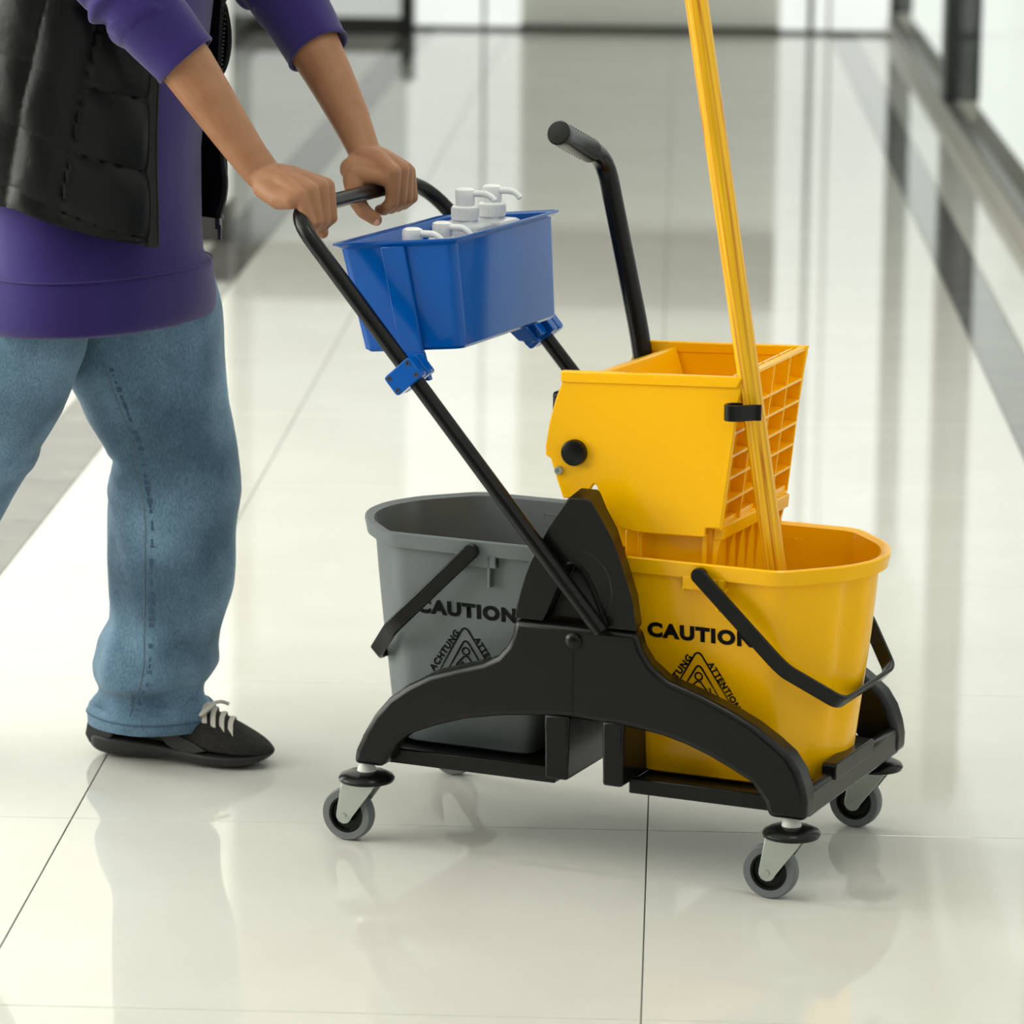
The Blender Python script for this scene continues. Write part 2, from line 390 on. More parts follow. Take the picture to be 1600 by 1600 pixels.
# ------------------------------------------------------------------ the cart frame (cart axes: a along, b across, z up)
TH = radians(-21.6)
ORG = Vector((-.084+.028*cos(TH), 5.1805+.028*sin(TH), 0))
def at_cart(a, b, z=0):
    return ORG + Vector((a*cos(TH)-b*sin(TH), a*sin(TH)+b*cos(TH), z))
AC = .0125   # the cart's middle along a
cart = empty('mop_cart', ORG, TH, label='black two bucket mop cart on four grey castors with tall push handle', cat='mop cart')

LOWER = [(-.313, .113), (-.309, .134), (-.296, .161), (-.282, .185), (-.26, .211), (-.232, .232), (-.2, .25), (-.159, .2635), (-.121, .2755), (-.1, .287), (-.086, .303), (-.079, .319), (-.0755, .339),
         (.1105, .339), (.118, .316), (.131, .297), (.155, .279), (.199, .2655), (.24, .248), (.27, .232), (.294, .215), (.314, .198), (.327, .178), (.335, .156), (.3385, .138), (.338, .113),
         (.286, .113), (.281, .132), (.272, .143), (.262, .156), (.239, .171), (.21, .185), (.18, .196), (.148, .204), (.109, .209), (.083, .211), (.05, .212), (.005, .214), (-.038, .211), (-.092, .205), (-.148, .194), (-.191, .18), (-.229, .164), (-.248, .149), (-.259, .132), (-.268, .113)]
TOWER = [(-.075, .341), (-.072, .358), (-.067, .378), (-.06, .402), (-.053, .421), (-.038, .449), (-.02, .480), (-.002, .507), (.002, .510), (.033, .510), (.038, .507), (.057, .486), (.072, .462), (.082, .44), (.093, .41), (.103, .381), (.1095, .341)]
POCKET = [(-.0345, .330), (-.0335, .3433), (-.0276, .3552), (-.0125, .3912), (-.0009, .4138), (.0099, .4191), (.02, .4133), (.0312, .3955), (.0433, .3711), (.0528, .3446), (.054, .330)]
def right_shift(P, k):
    """draw the right-hand flank in by k (it is moulded with a draft)"""
    out = []
    for i, (a, z) in enumerate(P):
        if P is TOWER: w = 1 if a > .05 else (.5 if a > .03 else 0)
        else: w = max(0, min(1, (.325-a)/.13)) if (.1 < a < .33 and 12 < i < 36 and z > .17) else 0
        out.append((a-k*w, z))
    return out
def cut_bevel(o, cutter_bm, bevel):
    """carve a recess out of o"""
    me = bpy.data.meshes.new('c'); bmesh.ops.recalc_face_normals(cutter_bm, faces=cutter_bm.faces); cutter_bm.to_mesh(me); cutter_bm.free()
    c = bpy.data.objects.new('c', me); COL.objects.link(c); c.matrix_world = ORG_M
    b = o.modifiers.new('b', 'BOOLEAN'); b.operation = 'DIFFERENCE'; b.object = c; b.solver = 'EXACT'
    bake(o); bpy.data.objects.remove(c)
    me = o.data; me.polygons.foreach_set('use_smooth', [True]*len(me.polygons)); me.set_sharp_from_angle(angle=radians(35))
    m = o.modifiers.new('bevel', 'BEVEL'); m.width = bevel; m.segments = 2; m.limit_method = 'ANGLE'; m.angle_limit = radians(40)
bpy.context.view_layer.update()
ORG_M = cart.matrix_world.copy()
for s, outer, inner in ((-1, -.205, -.163), (1, .205, .163)):
    bm = bmesh.new(); fk, bk = (.010, .019) if s < 0 else (.004, .004); rings(bm, [[(a, outer, z) for a, z in right_shift(LOWER, fk)], [(a, inner, z) for a, z in right_shift(LOWER, bk)]]); obj('side_frame', bm, M['black'], cart, bevel=.0085, seg=3)
    bm = bmesh.new(); rings(bm, [[(p[0], outer, p[1]) for p in right_shift(TOWER, fk)], [(p[0], inner, p[1]+.006*(p[1] > .45)) for p in right_shift(TOWER, bk)]])
    tw = obj('side_tower', bm, M['black'], cart)
    bpy.context.view_layer.update()
    cb = bmesh.new(); prism(cb, POCKET, 'b', outer+.02*s, outer-.026*s)
    cut_bevel(tw, cb, .009)
    # raised arch lip round the pocket, moulding arc, cover rivet
    bm = bmesh.new(); tube(bm, catmull([(p[0], outer+.0005*s, p[1]) for p in [(-.004, .4115), (.0005, .4205), (.0099, .4235), (.021, .417), (.033, .398), (.0455, .372), (.0555, .345)]], 4), .0032, 8); obj('pocket_lip', bm, M['black'], cart)
    bm = bmesh.new(); tube(bm, catmull([(p[0], outer-.0001*s, p[1]) for p in [(.022, .4415), (.04, .434), (.057, .416), (.064, .393), (.062, .371), (.056, .357)]], 4), .0011, 6); obj('moulding_line', bm, M['black'], cart)
    bm = bmesh.new(); lathe(bm, [(.012, -.002), (.0118, .002), (.0095, .0048), (.006, .0065), (.0005, .007)], (.0105, outer+.0*s, .319), (0, s, 0), 20); obj('frame_rivet', bm, M['blackg'], cart)
    bm = bmesh.new(); box(bm, .0098, .0108, min(outer, outer+.0006*s), max(outer, outer+.0006*s), .216, .307); obj('mould_seam', bm, M['blackg'], cart)
# two deep cross walls under the middle
for a0, a1 in ((-.030, .003), (.053, .081)):
    bm = bmesh.new(); prism(bm, [(a0-.002, .215), (a1+.002, .215), (a1, .127), (a0, .127)], 'b', -.203, .203); obj('cross_wall', bm, M['blackg'], cart, bevel=.004)
boxo('centre_plate', (.003, .053, -.14, .2, .195, .206), M['blackg'], cart, .002)
# trays the buckets stand on
for a0, a1 in ((-.300, -.028), (.078, .315)):
    bm = bmesh.new(); box(bm, a0, a1, -.168, .168, .112, .128)
    box(bm, a0, a1, -.172, -.162, .112, .134); box(bm, a0, a1, .162, .172, .112, .134)
    obj('bucket_tray', bm, M['black'], cart, bevel=.0025)
# end crossbars with a raised stop lip
for s in (-1, 1):
    e = AC+s*.3235
    prof = [(-.022, .113), (.0, .113), (.0, .147), (-.004, .152), (-.012, .152), (-.022, .143)]
    bm = bmesh.new(); rings(bm, [[(e+s*p[0], b, p[1]) for p in prof] for b in (-.18, -.1, -.095, .065, .07, .18)]); obj('end_crossbar', bm, M['blackg'], cart, bevel=.003)
    bm = bmesh.new(); prism(bm, round_poly([(-.092, .14), (.062, .14), (.062, .163), (-.092, .163)], .007, 3), 'x', e-s*.017, e+s*.0035); obj('stop_lip', bm, M['blackg'], cart, bevel=.003)
# castors
def castor(a, b):
    c = empty('castor', (a, b, 0)); c.parent = cart
    bm = bmesh.new(); lathe(bm, [(.003, .101), (.012, .1005), (.027, .0985), (.036, .0945), (.0385, .0905), (.037, .0865), (.03, .0845), (.003, .084)], (0, 0, 0), n=40); obj('bumper_disc', bm, M['blackg'], c)
    bm = bmesh.new(); lathe(bm, [(.0135, .098), (.0125, .104), (.0105, .108), (.0105, .118), (.008, .118)], (0, 0, 0), n=24); obj('stem', bm, M['nylon'], c)
    bm = bmesh.new()
    pl = [(-.0305, .083), (.0185, .083), (.0145, .0755), (-.0165, .0335)] + [(-.027+.0115*cos(t), .0368+.0115*sin(t)) for t in [radians(k) for k in (-25, -60, -95, -130, -165, -195)]]
    for y0, y1 in ((-.0165, -.0145), (.0145, .0165)): prism(bm, pl, 'b', y0, y1)
    box(bm, -.0305, .0185, -.0165, .0165, .081, .084); obj('fork', bm, M['zinc'], c, bevel=.0007)
    bm = bmesh.new(); ax = (-.027, 0, .0368)
    lathe(bm, [(.0255, -.0095), (.0345, -.0098), (.0363, -.0075), (.0368, -.003), (.0368, .003), (.0363, .0075), (.0345, .0098), (.0255, .0095)], ax, (0, 1, 0), 44, cap=False)
    obj('tyre', bm, M['rubber'], c)
    bm = bmesh.new(); lathe(bm, [(.0005, -.0085), (.012, -.0085), (.0125, -.004), (.021, -.004), (.0225, -.0085), (.0256, -.0088), (.0256, .0088), (.0225, .0085), (.021, .004), (.0125, .004), (.012, .0085), (.0005, .0085)], ax, (0, 1, 0), 36); obj('hub', bm, M['blackg'], c)
    bm = bmesh.new(); lathe(bm, [(.0042, -.0185), (.0042, -.0165), (.003, -.0165), (.003, .0165), (.0042, .0165), (.0042, .0185)], ax, (0, 1, 0), 6); obj('axle_bolt', bm, M['zinc'], c)
    return c
c0 = castor(-.302, -.183)
for a, b in ((.312, -.183), (.302, .182), (-.313, .183)):
    c = copy_tree(c0, cart); c.location = (a, b, 0)
# push handle: one bent tube
HP = fillet([(.055, -.2165, .338), (-.399, -.2165, .8615), (-.408, .2165, .8615), (.055, .2165, .338)], [.052, .085], 10)
bm = bmesh.new(); tube(bm, HP, .0108, 20); obj('push_handle', bm, M['tube'], cart)

# ------------------------------------------------------------------ buckets
def on_wall(z): return -.1195-.088*(z-.133)     # outer face of a bucket's long wall
def text_mesh(s, offset=.012):
    cu = bpy.data.curves.new('t', 'FONT'); cu.body = s; cu.size = 1; cu.extrude = 0; cu.space_character = 1.16; cu.offset = offset; cu.resolution_u = 4
    o = bpy.data.objects.new('t', cu); COL.objects.link(o); bpy.context.view_layer.update()
    dg = bpy.context.evaluated_depsgraph_get(); me = bpy.data.meshes.new_from_object(o.evaluated_get(dg))
    bpy.data.objects.remove(o); bpy.data.curves.remove(cu)
    xs = [v.co.x for v in me.vertices]; ys = [v.co.y for v in me.vertices]
    for v in me.vertices: v.co = Vector(((v.co.x-min(xs))/(max(xs)-min(xs)), (v.co.y-min(ys))/(max(ys)-min(ys)), 0))
    return me
def lay_on(me, holder):
    """press a flat print onto the bucket wall it is printed on"""
    body = [c for c in holder.parent.children if c.name.startswith('bucket_body')][0]; off = holder.location
    for v in me.vertices:
        ok, loc, n, i = body.ray_cast(Vector((v.co.x, -.4, v.co.z))+off, Vector((0, 1, 0)))
        if ok: v.co.y = loc.y-.0008-off.y
    me.update()
def wall_text(s, p0, p1, h, parent, name, off=.02):
    """letter s along p0->p1 (a, z on the wall), capital height h"""
    me = text_mesh(s, off); d = Vector(p1)-Vector(p0); L = d.length; d.normalize(); up = Vector((-d.y, d.x))
    for v in me.vertices:
        q = Vector(p0)+d*(v.co.x*L)+up*(v.co.y*h); v.co = (q.x, on_wall(q.y)-.0005, q.y)
    lay_on(me, parent)
    return mobj(name, me, M['print_'], parent, flat=True)
def wall_ribbons(lines, w, parent, name):
    bm = bmesh.new()
    for P, closed in lines:
        P = [Vector(p) for p in P]; n = len(P); V = []
        for i, p in enumerate(P):
            a = P[i-1] if (i or closed) else p; b = P[(i+1) % n] if (i < n-1 or closed) else p
            t = (b-a).normalized(); s = Vector((-t.y, t.x))*w/2
            V.append([bm.verts.new((q.x, on_wall(q.y)-.0005, q.y)) for q in (p+s, p-s)])
        for i in range(n if closed else n-1):
            A, B = V[i], V[(i+1) % n]; bm.faces.new((A[0], B[0], B[1], A[1]))
    o = obj(name, bm, M['print_'], parent, flat=True); lay_on(o.data, parent); return o
def bucket(name, s, shift, m, label, pivot, dirv, tx, tz, frm):
    root = empty(name, at_cart(AC+s*(.16+shift), 0, .128), TH, label=label, cat='bucket')
    oa = AC+s*(.16+shift)
    L = lambda a, b, z: (a-oa, b, z-.128)
    A = lambda u: AC+s*(u+shift)
    poly = round_poly([(.018, -.155), (.266, -.155), (.330, -.085), (.355, -.03), (.355, .03), (.330, .085), (.266, .155), (.018, .155)], [.03, .022, .02, .03, .03, .02, .022, .03], 5)
    notch = lambda u, b: -.011*math.exp(-((abs(b)-.055)/.017)**2)*(u > .29)
    def ring(z, grow, t, fl=0):
        # t: 0 bottom .. 1 rim
        out = []
        for u, b in poly:
            k = .777+.223*t; uu = .183+(u-.183)*(.745+.255*t)
            g = Vector((uu-.183, b*k)); l = g.length; g *= (l+grow)/l
            out.append(L(A(.183+g.x+fl*notch(u, b)), g.y, z))
        return out
    R = [ring(.1290, -.008, 0), ring(.1335, 0, 0), ring(.20, -.002, .24, .4), ring(.30, -.005, .59, 1), ring(.36, -.008, .80, 1), ring(.398, -.0105, .93, .9), ring(.4055, -.0105, .955, .5), ring(.4075, -.001, .96), ring(.4265, .001, 1), ring(.4285, -.001, 1), ring(.4285, -.0035, 1),
         ring(.425, -.012, 1), ring(.40, -.0145, .935, .8), ring(.30, -.009, .59, 1), ring(.20, -.006, .24, .4), ring(.138, -.004, 0), ]
    bm = bmesh.new(); rings(bm, R); obj('bucket_body', bm, m, root, sharp=40)
    # bosses and ribs under the rim by the bail pivot
    pv = Vector(pivot)
    for sb in (-1, 1):
        bm = bmesh.new(); y0, y1 = sorted((sb*.1405, sb*.1535))
        for da, w, z0 in ((-.027, .003, .388), (.022, .004, .365), (.031, .003, .396)):
            a = pv.x+da; box(bm, a-w/2-oa, a+w/2-oa, y0, y1, z0-.128, .409-.128)
        box(bm, pv.x-.0285-oa, pv.x+.0325-oa, y0+.001*(sb > 0), y1-.001*(sb > 0)+0*sb, .392-.128, .409-.128)
        obj('pivot_boss', bm, m, root, bevel=.001)
    # bail: flat band swung down round the outer end
    d = Vector(dirv).normalized()
    pl = fillet([(0, -.1645), (.150, -.1665), (.168, -.163), (.2375, -.105), (.243, -.088), (.243, .088), (.2375, .105), (.168, .163), (.150, .1665), (0, .1645)], .012, 4)
    P = [Vector(L(pv.x+d.x*q.x, q.y, pv.z+d.z*q.x)) for q in [Vector((p[0], p[1])) for p in pl]]
    nrm = Vector((-d.z, 0, d.x))
    bm = bmesh.new(); sweep_rect(bm, P, nrm, .021, .0065); obj('bail_handle', bm, M['blackg'], root, bevel=.002)
    for sb in (-1, 1):
        bm = bmesh.new(); lathe(bm, [(.0105, 0), (.0105, .008), (.009, .0095), (.0005, .0095)], (pv.x-oa, sb*.1585, pv.z-.128), (0, sb, 0), 20)
        obj('bail_pivot', bm, M['blackg'], root)
    return root, oa
yel, yoa = bucket('yellow_bucket', 1, 0, M['yellow'], 'yellow plastic mop bucket under the wringer on the right of the cart', (.169, 0, .414), (.118, 0, -.110), 0, 0, 0)
gry, goa = bucket('grey_bucket', -1, .036, M['greyp'], 'grey plastic bucket on the left of the cart, below the blue bin', (-.158, 0, .414), (-.151, 0, -.150), -.3375, -.003, 0)
def prints(root, oa, sa, sz):
    f = empty('warning_print', (-oa, 0, -.128)); f.parent = root; bpy.context.view_layer.update()
    P = lambda L: [(a+sa, z+sz) for a, z in L]
    wall_text('CAUTION', *P([(.0885, .3195), (.2365, .3195)]), .0208, f, 'caution_lettering', .058)
    wall_text('ATTENTION', *P([(.1722, .2905), (.2115, .2310)]), .0092, f, 'attention_lettering', .04)
    wall_text('ACHTUNG', *P([(.1115, .2375), (.1525, .2965)]), .0098, f, 'achtung_lettering', .044)
    wall_ribbons([(P([(.1125, .2280), (.1534, .2989), (.1562, .303), (.1595, .3045), (.1629, .3037), (.1658, .3002), (.2107, .2289)]), True)], .0026, f, 'outer_triangle')
    wall_ribbons([(P([(.1265, .2335), (.1555, .2823), (.1577, .2853), (.1601, .2866), (.1627, .2858), (.1651, .283), (.1962, .2335)]), True)], .0026, f, 'inner_triangle')
    hd = [(.1602+.0051*cos(t*pi/8), .272+.0051*sin(t*pi/8)) for t in range(16)]
    wall_ribbons([(P(hd), True), (P([(.143, .2455), (.147, .2537), (.157, .2646), (.1626, .2647), (.1707, .2542), (.1754, .2571), (.1791, .2432), (.1766, .2429), (.1714, .2499), (.1664, .2472)]), False), (P([(.1504, .2519), (.1543, .2567), (.159, .2485)]), False)], .0022, f, 'slipping_figure')
prints(yel, yoa, 0, 0)
prints(gry, goa, -.3375, -.0025)

# ------------------------------------------------------------------ wringer
WO = Vector((.08, 0, .43))
wri = empty('mop_wringer', at_cart(*WO), TH, label='yellow side press wringer with grid end and black lever above yellow bucket', cat='mop wringer')
def wl_(a, b, z): return Vector((a, b, z))-WO
PANEL = [(-.0403, .6627), (-.0405, .6481), (-.049, .626), (-.0575, .5948), (-.0629, .5613), (-.0625, .5490), (-.0554, .5464), (-.0457, .5179), (-.0365, .4936), (-.0242, .4948), (-.0004, .5035), (.004, .511), (.0075, .5165), (.0113, .5152), (.0133, .5068), (.0204, .4928), (.0308, .4742), (.0461, .4607), (.0712, .457), (.1655, .4596), (.1661, .4722), (.1876, .4731), (.1898, .4946), (.2008, .5812), (.2097, .6466), (.2141, .6737)]
for s, b in ((-1, -.137), (1, .147)):
    sh = 0 if s < 0 else -.012
    bm = bmesh.new(); rings(bm, [[wl_(p[0]+sh, b, p[1]) for p in PANEL], [wl_(p[0]+sh, b-s*.006, p[1]) for p in PANEL]])
    obj('side_panel', bm, M['yellow'], wri, bevel=.0022)
    lip = [(-.0410, .6640), (-.0408, .6485), (.2075, .6590), (.2145, .6745)]
    bm = bmesh.new(); rings(bm, [[wl_(p[0]+sh, b+s*.0035, p[1]+.001) for p in lip], [wl_(p[0]+sh, b-s*.007, p[1]+.001) for p in lip]]); obj('rim_lip', bm, M['yellow'], wri, bevel=.0022)
# grid end: frame, ribs and the wall set back behind them
def gp(t, v, dpt=0):      # t across (0 near .. 1 far), v up (0 bottom .. 1 top)
    b = -.1335+.277*t; z = .4725+.199*v
    a = .189+.0225*v-.012*t-dpt
    return wl_(a, b, z)
def gbar(bm, q0, q1, w, depth):
    p0, p1 = gp(*q0), gp(*q1); d = (p1-p0).normalized(); n = Vector((1, .04, -.11)).normalized(); s = d.cross(n).normalized()
    R = [[p+s*w/2, p-s*w/2, p-s*w/2-n*depth, p+s*w/2-n*depth] for p in (p0, p1)]; rings(bm, R)
bm = bmesh.new()
for q in (((0, 0), (0, 1)), ((1, 0), (1, 1)), ((0, 0), (1, 0)), ((0, 1), (1, 1))): gbar(bm, *q, .0045, .0175 if q[0][1] != q[1][1] or q[0][1] == 0 else .009)
obj('grid_frame', bm, M['yellow'], wri, bevel=.0008)
for k in range(1, 4): bm = bmesh.new(); gbar(bm, (k/4, 0), (k/4, 1), .0022, .018); obj('grid_rib', bm, M['yellow'], wri)
for v in (.175, .335, .485, .64, .79): bm = bmesh.new(); gbar(bm, (0, v), (1, v), .0036, .018); obj('grid_rib', bm, M['yellow'], wri)
bm = bmesh.new(); rings(bm, [[gp(t, v, .017) for t, v in ((0, 0), (1, 0), (1, 1), (0, 1))], [gp(t, v, .021) for t, v in ((0, 0), (1, 0), (1, 1), (0, 1))]]); obj('grid_backing', bm, M['yellow'], wri)
# pressing plate, floor of the press, lower guide that drops into the bucket
bm = bmesh.new(); rings(bm, [[wl_(*p) for p in ((-.022, -.128, .655), (-.002, .138, .658), (.055, .138, .49), (.035, -.128, .49))], [wl_(*p) for p in ((-.005, -.128, .658), (.013, .138, .661), (.068, .138, .49), (.050, -.128, .49))]]); obj('pressing_plate', bm, M['yellow'], wri, bevel=.003)
bm = bmesh.new(); rings(bm, [[wl_(*p) for p in ((.03, -.132, .470), (.185, -.132, .474), (.175, .142, .474), (.02, .142, .470))], [wl_(*p) for p in ((.03, -.132, .478), (.185, -.132, .482), (.175, .142, .482), (.02, .142, .478))]]); obj('press_floor', bm, M['yellow'], wri)
bm = bmesh.new(); box(bm, *[v for p in ((.045-WO.x, .172-WO.x), (-.118, .125), (.34-WO.z, .472-WO.z)) for v in p]); obj('drain_guide', bm, M['yellow'], wri, bevel=.003)
boxo('drain_skirt', (.016-WO.x, .070-WO.x, -.1165, .12, .431-WO.z, .472-WO.z), M['yellow'], wri, .002)
for a in (.066, .157): boxo('guide_rib', (a-WO.x, a+.006-WO.x, -.1245, -.117, .34-WO.z, .462-WO.z), M['yellow'], wri, .001)
for b in (-.118, -.07, -.035, 0, .035, .07, .118):
    bm = bmesh.new(); prism(bm, [(.172-WO.x, .462-WO.z), (.186-WO.x, .470-WO.z), (.178-WO.x, .44-WO.z), (.168-WO.x, .345-WO.z)], 'b', b-.003, b+.003); obj('slot_rib', bm, M['yellow'], wri)
bm = bmesh.new(); prism(bm, [(.172-WO.x, .474-WO.z), (.188-WO.x, .474-WO.z), (.186-WO.x, .455-WO.z), (.172-WO.x, .452-WO.z)], 'b', -.122, .125); obj('drain_lip', bm, M['yellow'], wri, bevel=.002)
bm = bmesh.new(); lathe(bm, [(.0175, 0), (.0175, .008), (.0165, .0105), (.014, .0115), (.0005, .0118)], wl_(-.0195, -.136, .557), (0, -1, 0), 32); obj('pivot_knob', bm, M['black'], wri)
bm = bmesh.new(); lathe(bm, [(.0062, 0), (.0062, .004), (.0052, .006), (.0028, .006), (.0025, .0035), (.0005, .0035)], wl_(-.042, -.136, .531), (0, -1, 0), 16); obj('bolt', bm, M['zinc'], wri)
bm = bmesh.new(); tube(bm, [wl_(-.02, -.13, .557), wl_(-.03, .145, .557)], .012, 16); obj('pivot_shaft', bm, M['black'], wri)
bm = bmesh.new(); box(bm, -.061-WO.x, -.03-WO.x, -.122, -.090, .604-WO.z, .633-WO.z); obj('lever_bracket', bm, M['black'], wri, bevel=.005)
# lever with hand grip
lev = fillet([wl_(-.022, .130, .557), wl_(-.035, .130, .66), wl_(-.094, .1285, .915), wl_(-.100, -.005, .960)], [.06, .034], 8)
bm = bmesh.new(); tube(bm, lev, .0138, 20); lv = obj('lever', bm, M['tube'], wri)
g0, g1 = wl_(-.097, .085, .9295), wl_(-.1005, -.018, .9635)
gd = (g1-g0).normalized()
bm = bmesh.new(); lathe(bm, [(.0145, 0), (.0168, .002), (.0168, .006), (.0162, .008), (.0162, .095), (.0168, .097), (.0168, .108), (.0150, .1105), (.0005, .111)], g0, gd, 28); gp_ = obj('lever_grip', bm, M['black'], lv)
gu = gd.cross(Vector((1, 0, 0))).normalized()
bm = bmesh.new()
for k in range(10):
    for ang in (150, 105, 60, 15, -30):
        n_ = Matrix.Rotation(radians(ang), 3, gd) @ gu
        c_ = g0+gd*(.014+.0085*k)+n_*.0158; box(bm, *[q for i in range(3) for q in (c_[i]-.0011, c_[i]+.0011)])
obj('grip_studs', bm, M['blackg'], lv, kind='stuff')
# spring clip that holds the mop
CZ = .632
cl = [(.216, -.1405), (.208, -.142), (.201, -.147), (.1985, -.156), (.202, -.164), (.210, -.166), (.219, -.1605), (.228, -.151), (.235, -.1440), (.2425, -.1425)]
P = [wl_(p[0], p[1], CZ) for p in catmull([(x, y, 0) for x, y in cl], 3)]
P = [Vector((p[0], p[1], CZ-WO.z)) for p in [(q.x-0, q.y) for q in [Vector((c.x, c.y)) for c in P]]]
bm = bmesh.new(); sweep_rect(bm, P, (0, 0, 1), .021, .0035); obj('mop_clip', bm, M['black'], wri, bevel=.0008)

# ------------------------------------------------------------------ the mop
# the stick's line: through the clip, down into the bucket
mq0, mq1 = Vector((.2445, -.088, .430)), Vector((.1635, -.198, 1.161))
mdir = (mq1-mq0).normalized()
mbase = mq0-mdir*((mq0.z-.178)/mdir.z)
mop = empty('mop', at_cart(*mbase), TH, label='yellow stained wooden mop stick standing in the yellow bucket, held by wringer clip', cat='mop')
mt = Matrix.Translation((0, 0, 0)) @ Vector((0, 0, 1)).rotation_difference(mdir).to_matrix().to_4x4()
bm = bmesh.new(); lathe(bm, [(.013, -.01), (.0146, 0), (.0146, .5), (.0146, 1.10), (.0138, 1.115), (.0008, 1.12)], (0, 0, 0), n=28)
h = obj('mop_stick', bm, M['wood'], mop); h.matrix_local = mt
bm = bmesh.new()
for k in range(46):
    an = k*2.399; r = .008+.013*sqrt(k/46); x, y = r*cos(an)*.9, r*sin(an)
    tube(bm, [(x*.3, y*.3, .035), (x*.8, y*.8, .01), (x, y, -.02), (x*1.05, y*1.05, -.0335)], .004, 6)
obj('mop_head', bm, M['mopstr'], mop, kind='stuff')

# ------------------------------------------------------------------ blue bin clamped to the handle
BO = Vector((-.255, -.003, .690)); TILT = radians(-6)
caddy = empty('blue_bin', at_cart(*BO), TH, label='open blue plastic bin clamped to the cart handle, holding white pump bottles', cat='storage bin')
TM = Matrix.Rotation(TILT, 4, 'Y')
def bp(x, y, z): return TM @ Vector((x, y, z))
def brect(x0, x1, y0, y1, z, r=.013): return [bp(p[0], p[1], z) for p in round_poly([(x0, y0), (x1, y0), (x1, y1), (x0, y1)], r, 5)]
zb, zt = -.012, .134
def bring(t, z, g=0):
    x0 = -.067-.018*t-g; x1 = .082+.0035*t+g; y0 = -.157-.009*t-g; y1 = .157+.009*t+g
    return brect(x0, x1, y0, y1, z, .014)
bm = bmesh.new(); rings(bm, [bring(0, zb, -.004), bring(0, zb+.004), bring(.96, zt-.006), bring(1, zt-.003, .004), bring(1, zt, .008), bring(1, zt+.0025, .0085), bring(1, zt+.003, .006), bring(1, zt, -.001), bring(.9, zt-.01, -.003), bring(0, zb+.006, -.0035)])
obj('bin_body', bm, M['blue'], caddy)
for s in (-1, 1):
    yb = s*.156
    prof = lambda x: [bp(x, yb+s*.0015, zb-.006), bp(x, yb+s*.0095, zt-.008)]
    bm = bmesh.new()
    lo, hi = zb-.004, zt-.004
    q = [(-.0145+.005, lo), (.0215+.003, lo), (.0205-.006, hi), (-.0185-.002, hi)]
    f = lambda z: s*(.157+.009*(z-zb)/(zt-zb))
    rings(bm, [[bp(x, f(z)-s*.003, z) for x, z in q], [bp(x, f(z)+s*.0055, z) for x, z in q]]); obj('strap', bm, M['blue'], caddy, bevel=.0018)
    # strap foot and clamp on the tube
    e1 = Vector((-.454, 0, .5235)).normalized(); e2 = Vector((.5235, 0, .454)).normalized()   # along, across the tube
    tc = Vector((-.225, s*.2165, .6567))-BO
    bm = bmesh.new(); rings(bm, [[bp(-.008, s*.162, zb-.002), bp(.024, s*.162, zb-.002), tc+Vector((.016, -s*.030, -.012)), tc+Vector((-.016, -s*.030, -.012))],
                                 [bp(-.008, s*.1515, zb-.002), bp(.024, s*.1515, zb-.002), tc+Vector((.016, -s*.042, -.012)), tc+Vector((-.016, -s*.042, -.012))]]); obj('strap_foot', bm, M['blue'], caddy, bevel=.002)
    cl = empty('tube_clamp', tc); cl.parent = caddy
    for y0, y1, nm in ((.0015, .019, 'clamp_front'), (-.019, -.0015, 'clamp_rear'), (-.042, -.0185, 'clamp_rear')):
        bm = bmesh.new(); pts = round_poly([(-.0155, -.024), (.0155, -.024), (.0155, .024), (-.0155, .024)], .005, 3)
        if y0 < -.03: pts = [(p[0]*.8, p[1]*.62) for p in pts]
        rings(bm, [[e1*p[0]+e2*p[1]+Vector((0, s*y, 0)) for p in pts] for y in (y0, y1)]); obj(nm, bm, M['blue'], cl, bevel=.0015)
    for i in (-1, 1):
        for j in (-1, 1):
            c = e1*(.0095*i)+e2*(.0175*j)+Vector((0, s*.019, 0))
            bm = bmesh.new(); lathe(bm, [(.0035, 0), (.0035, .0007), (.0022, .0007), (.0018, -.0002), (.0003, -.0002)], c, (0, s, 0), 12); obj('clamp_screw', bm, M['zipm'], cl)

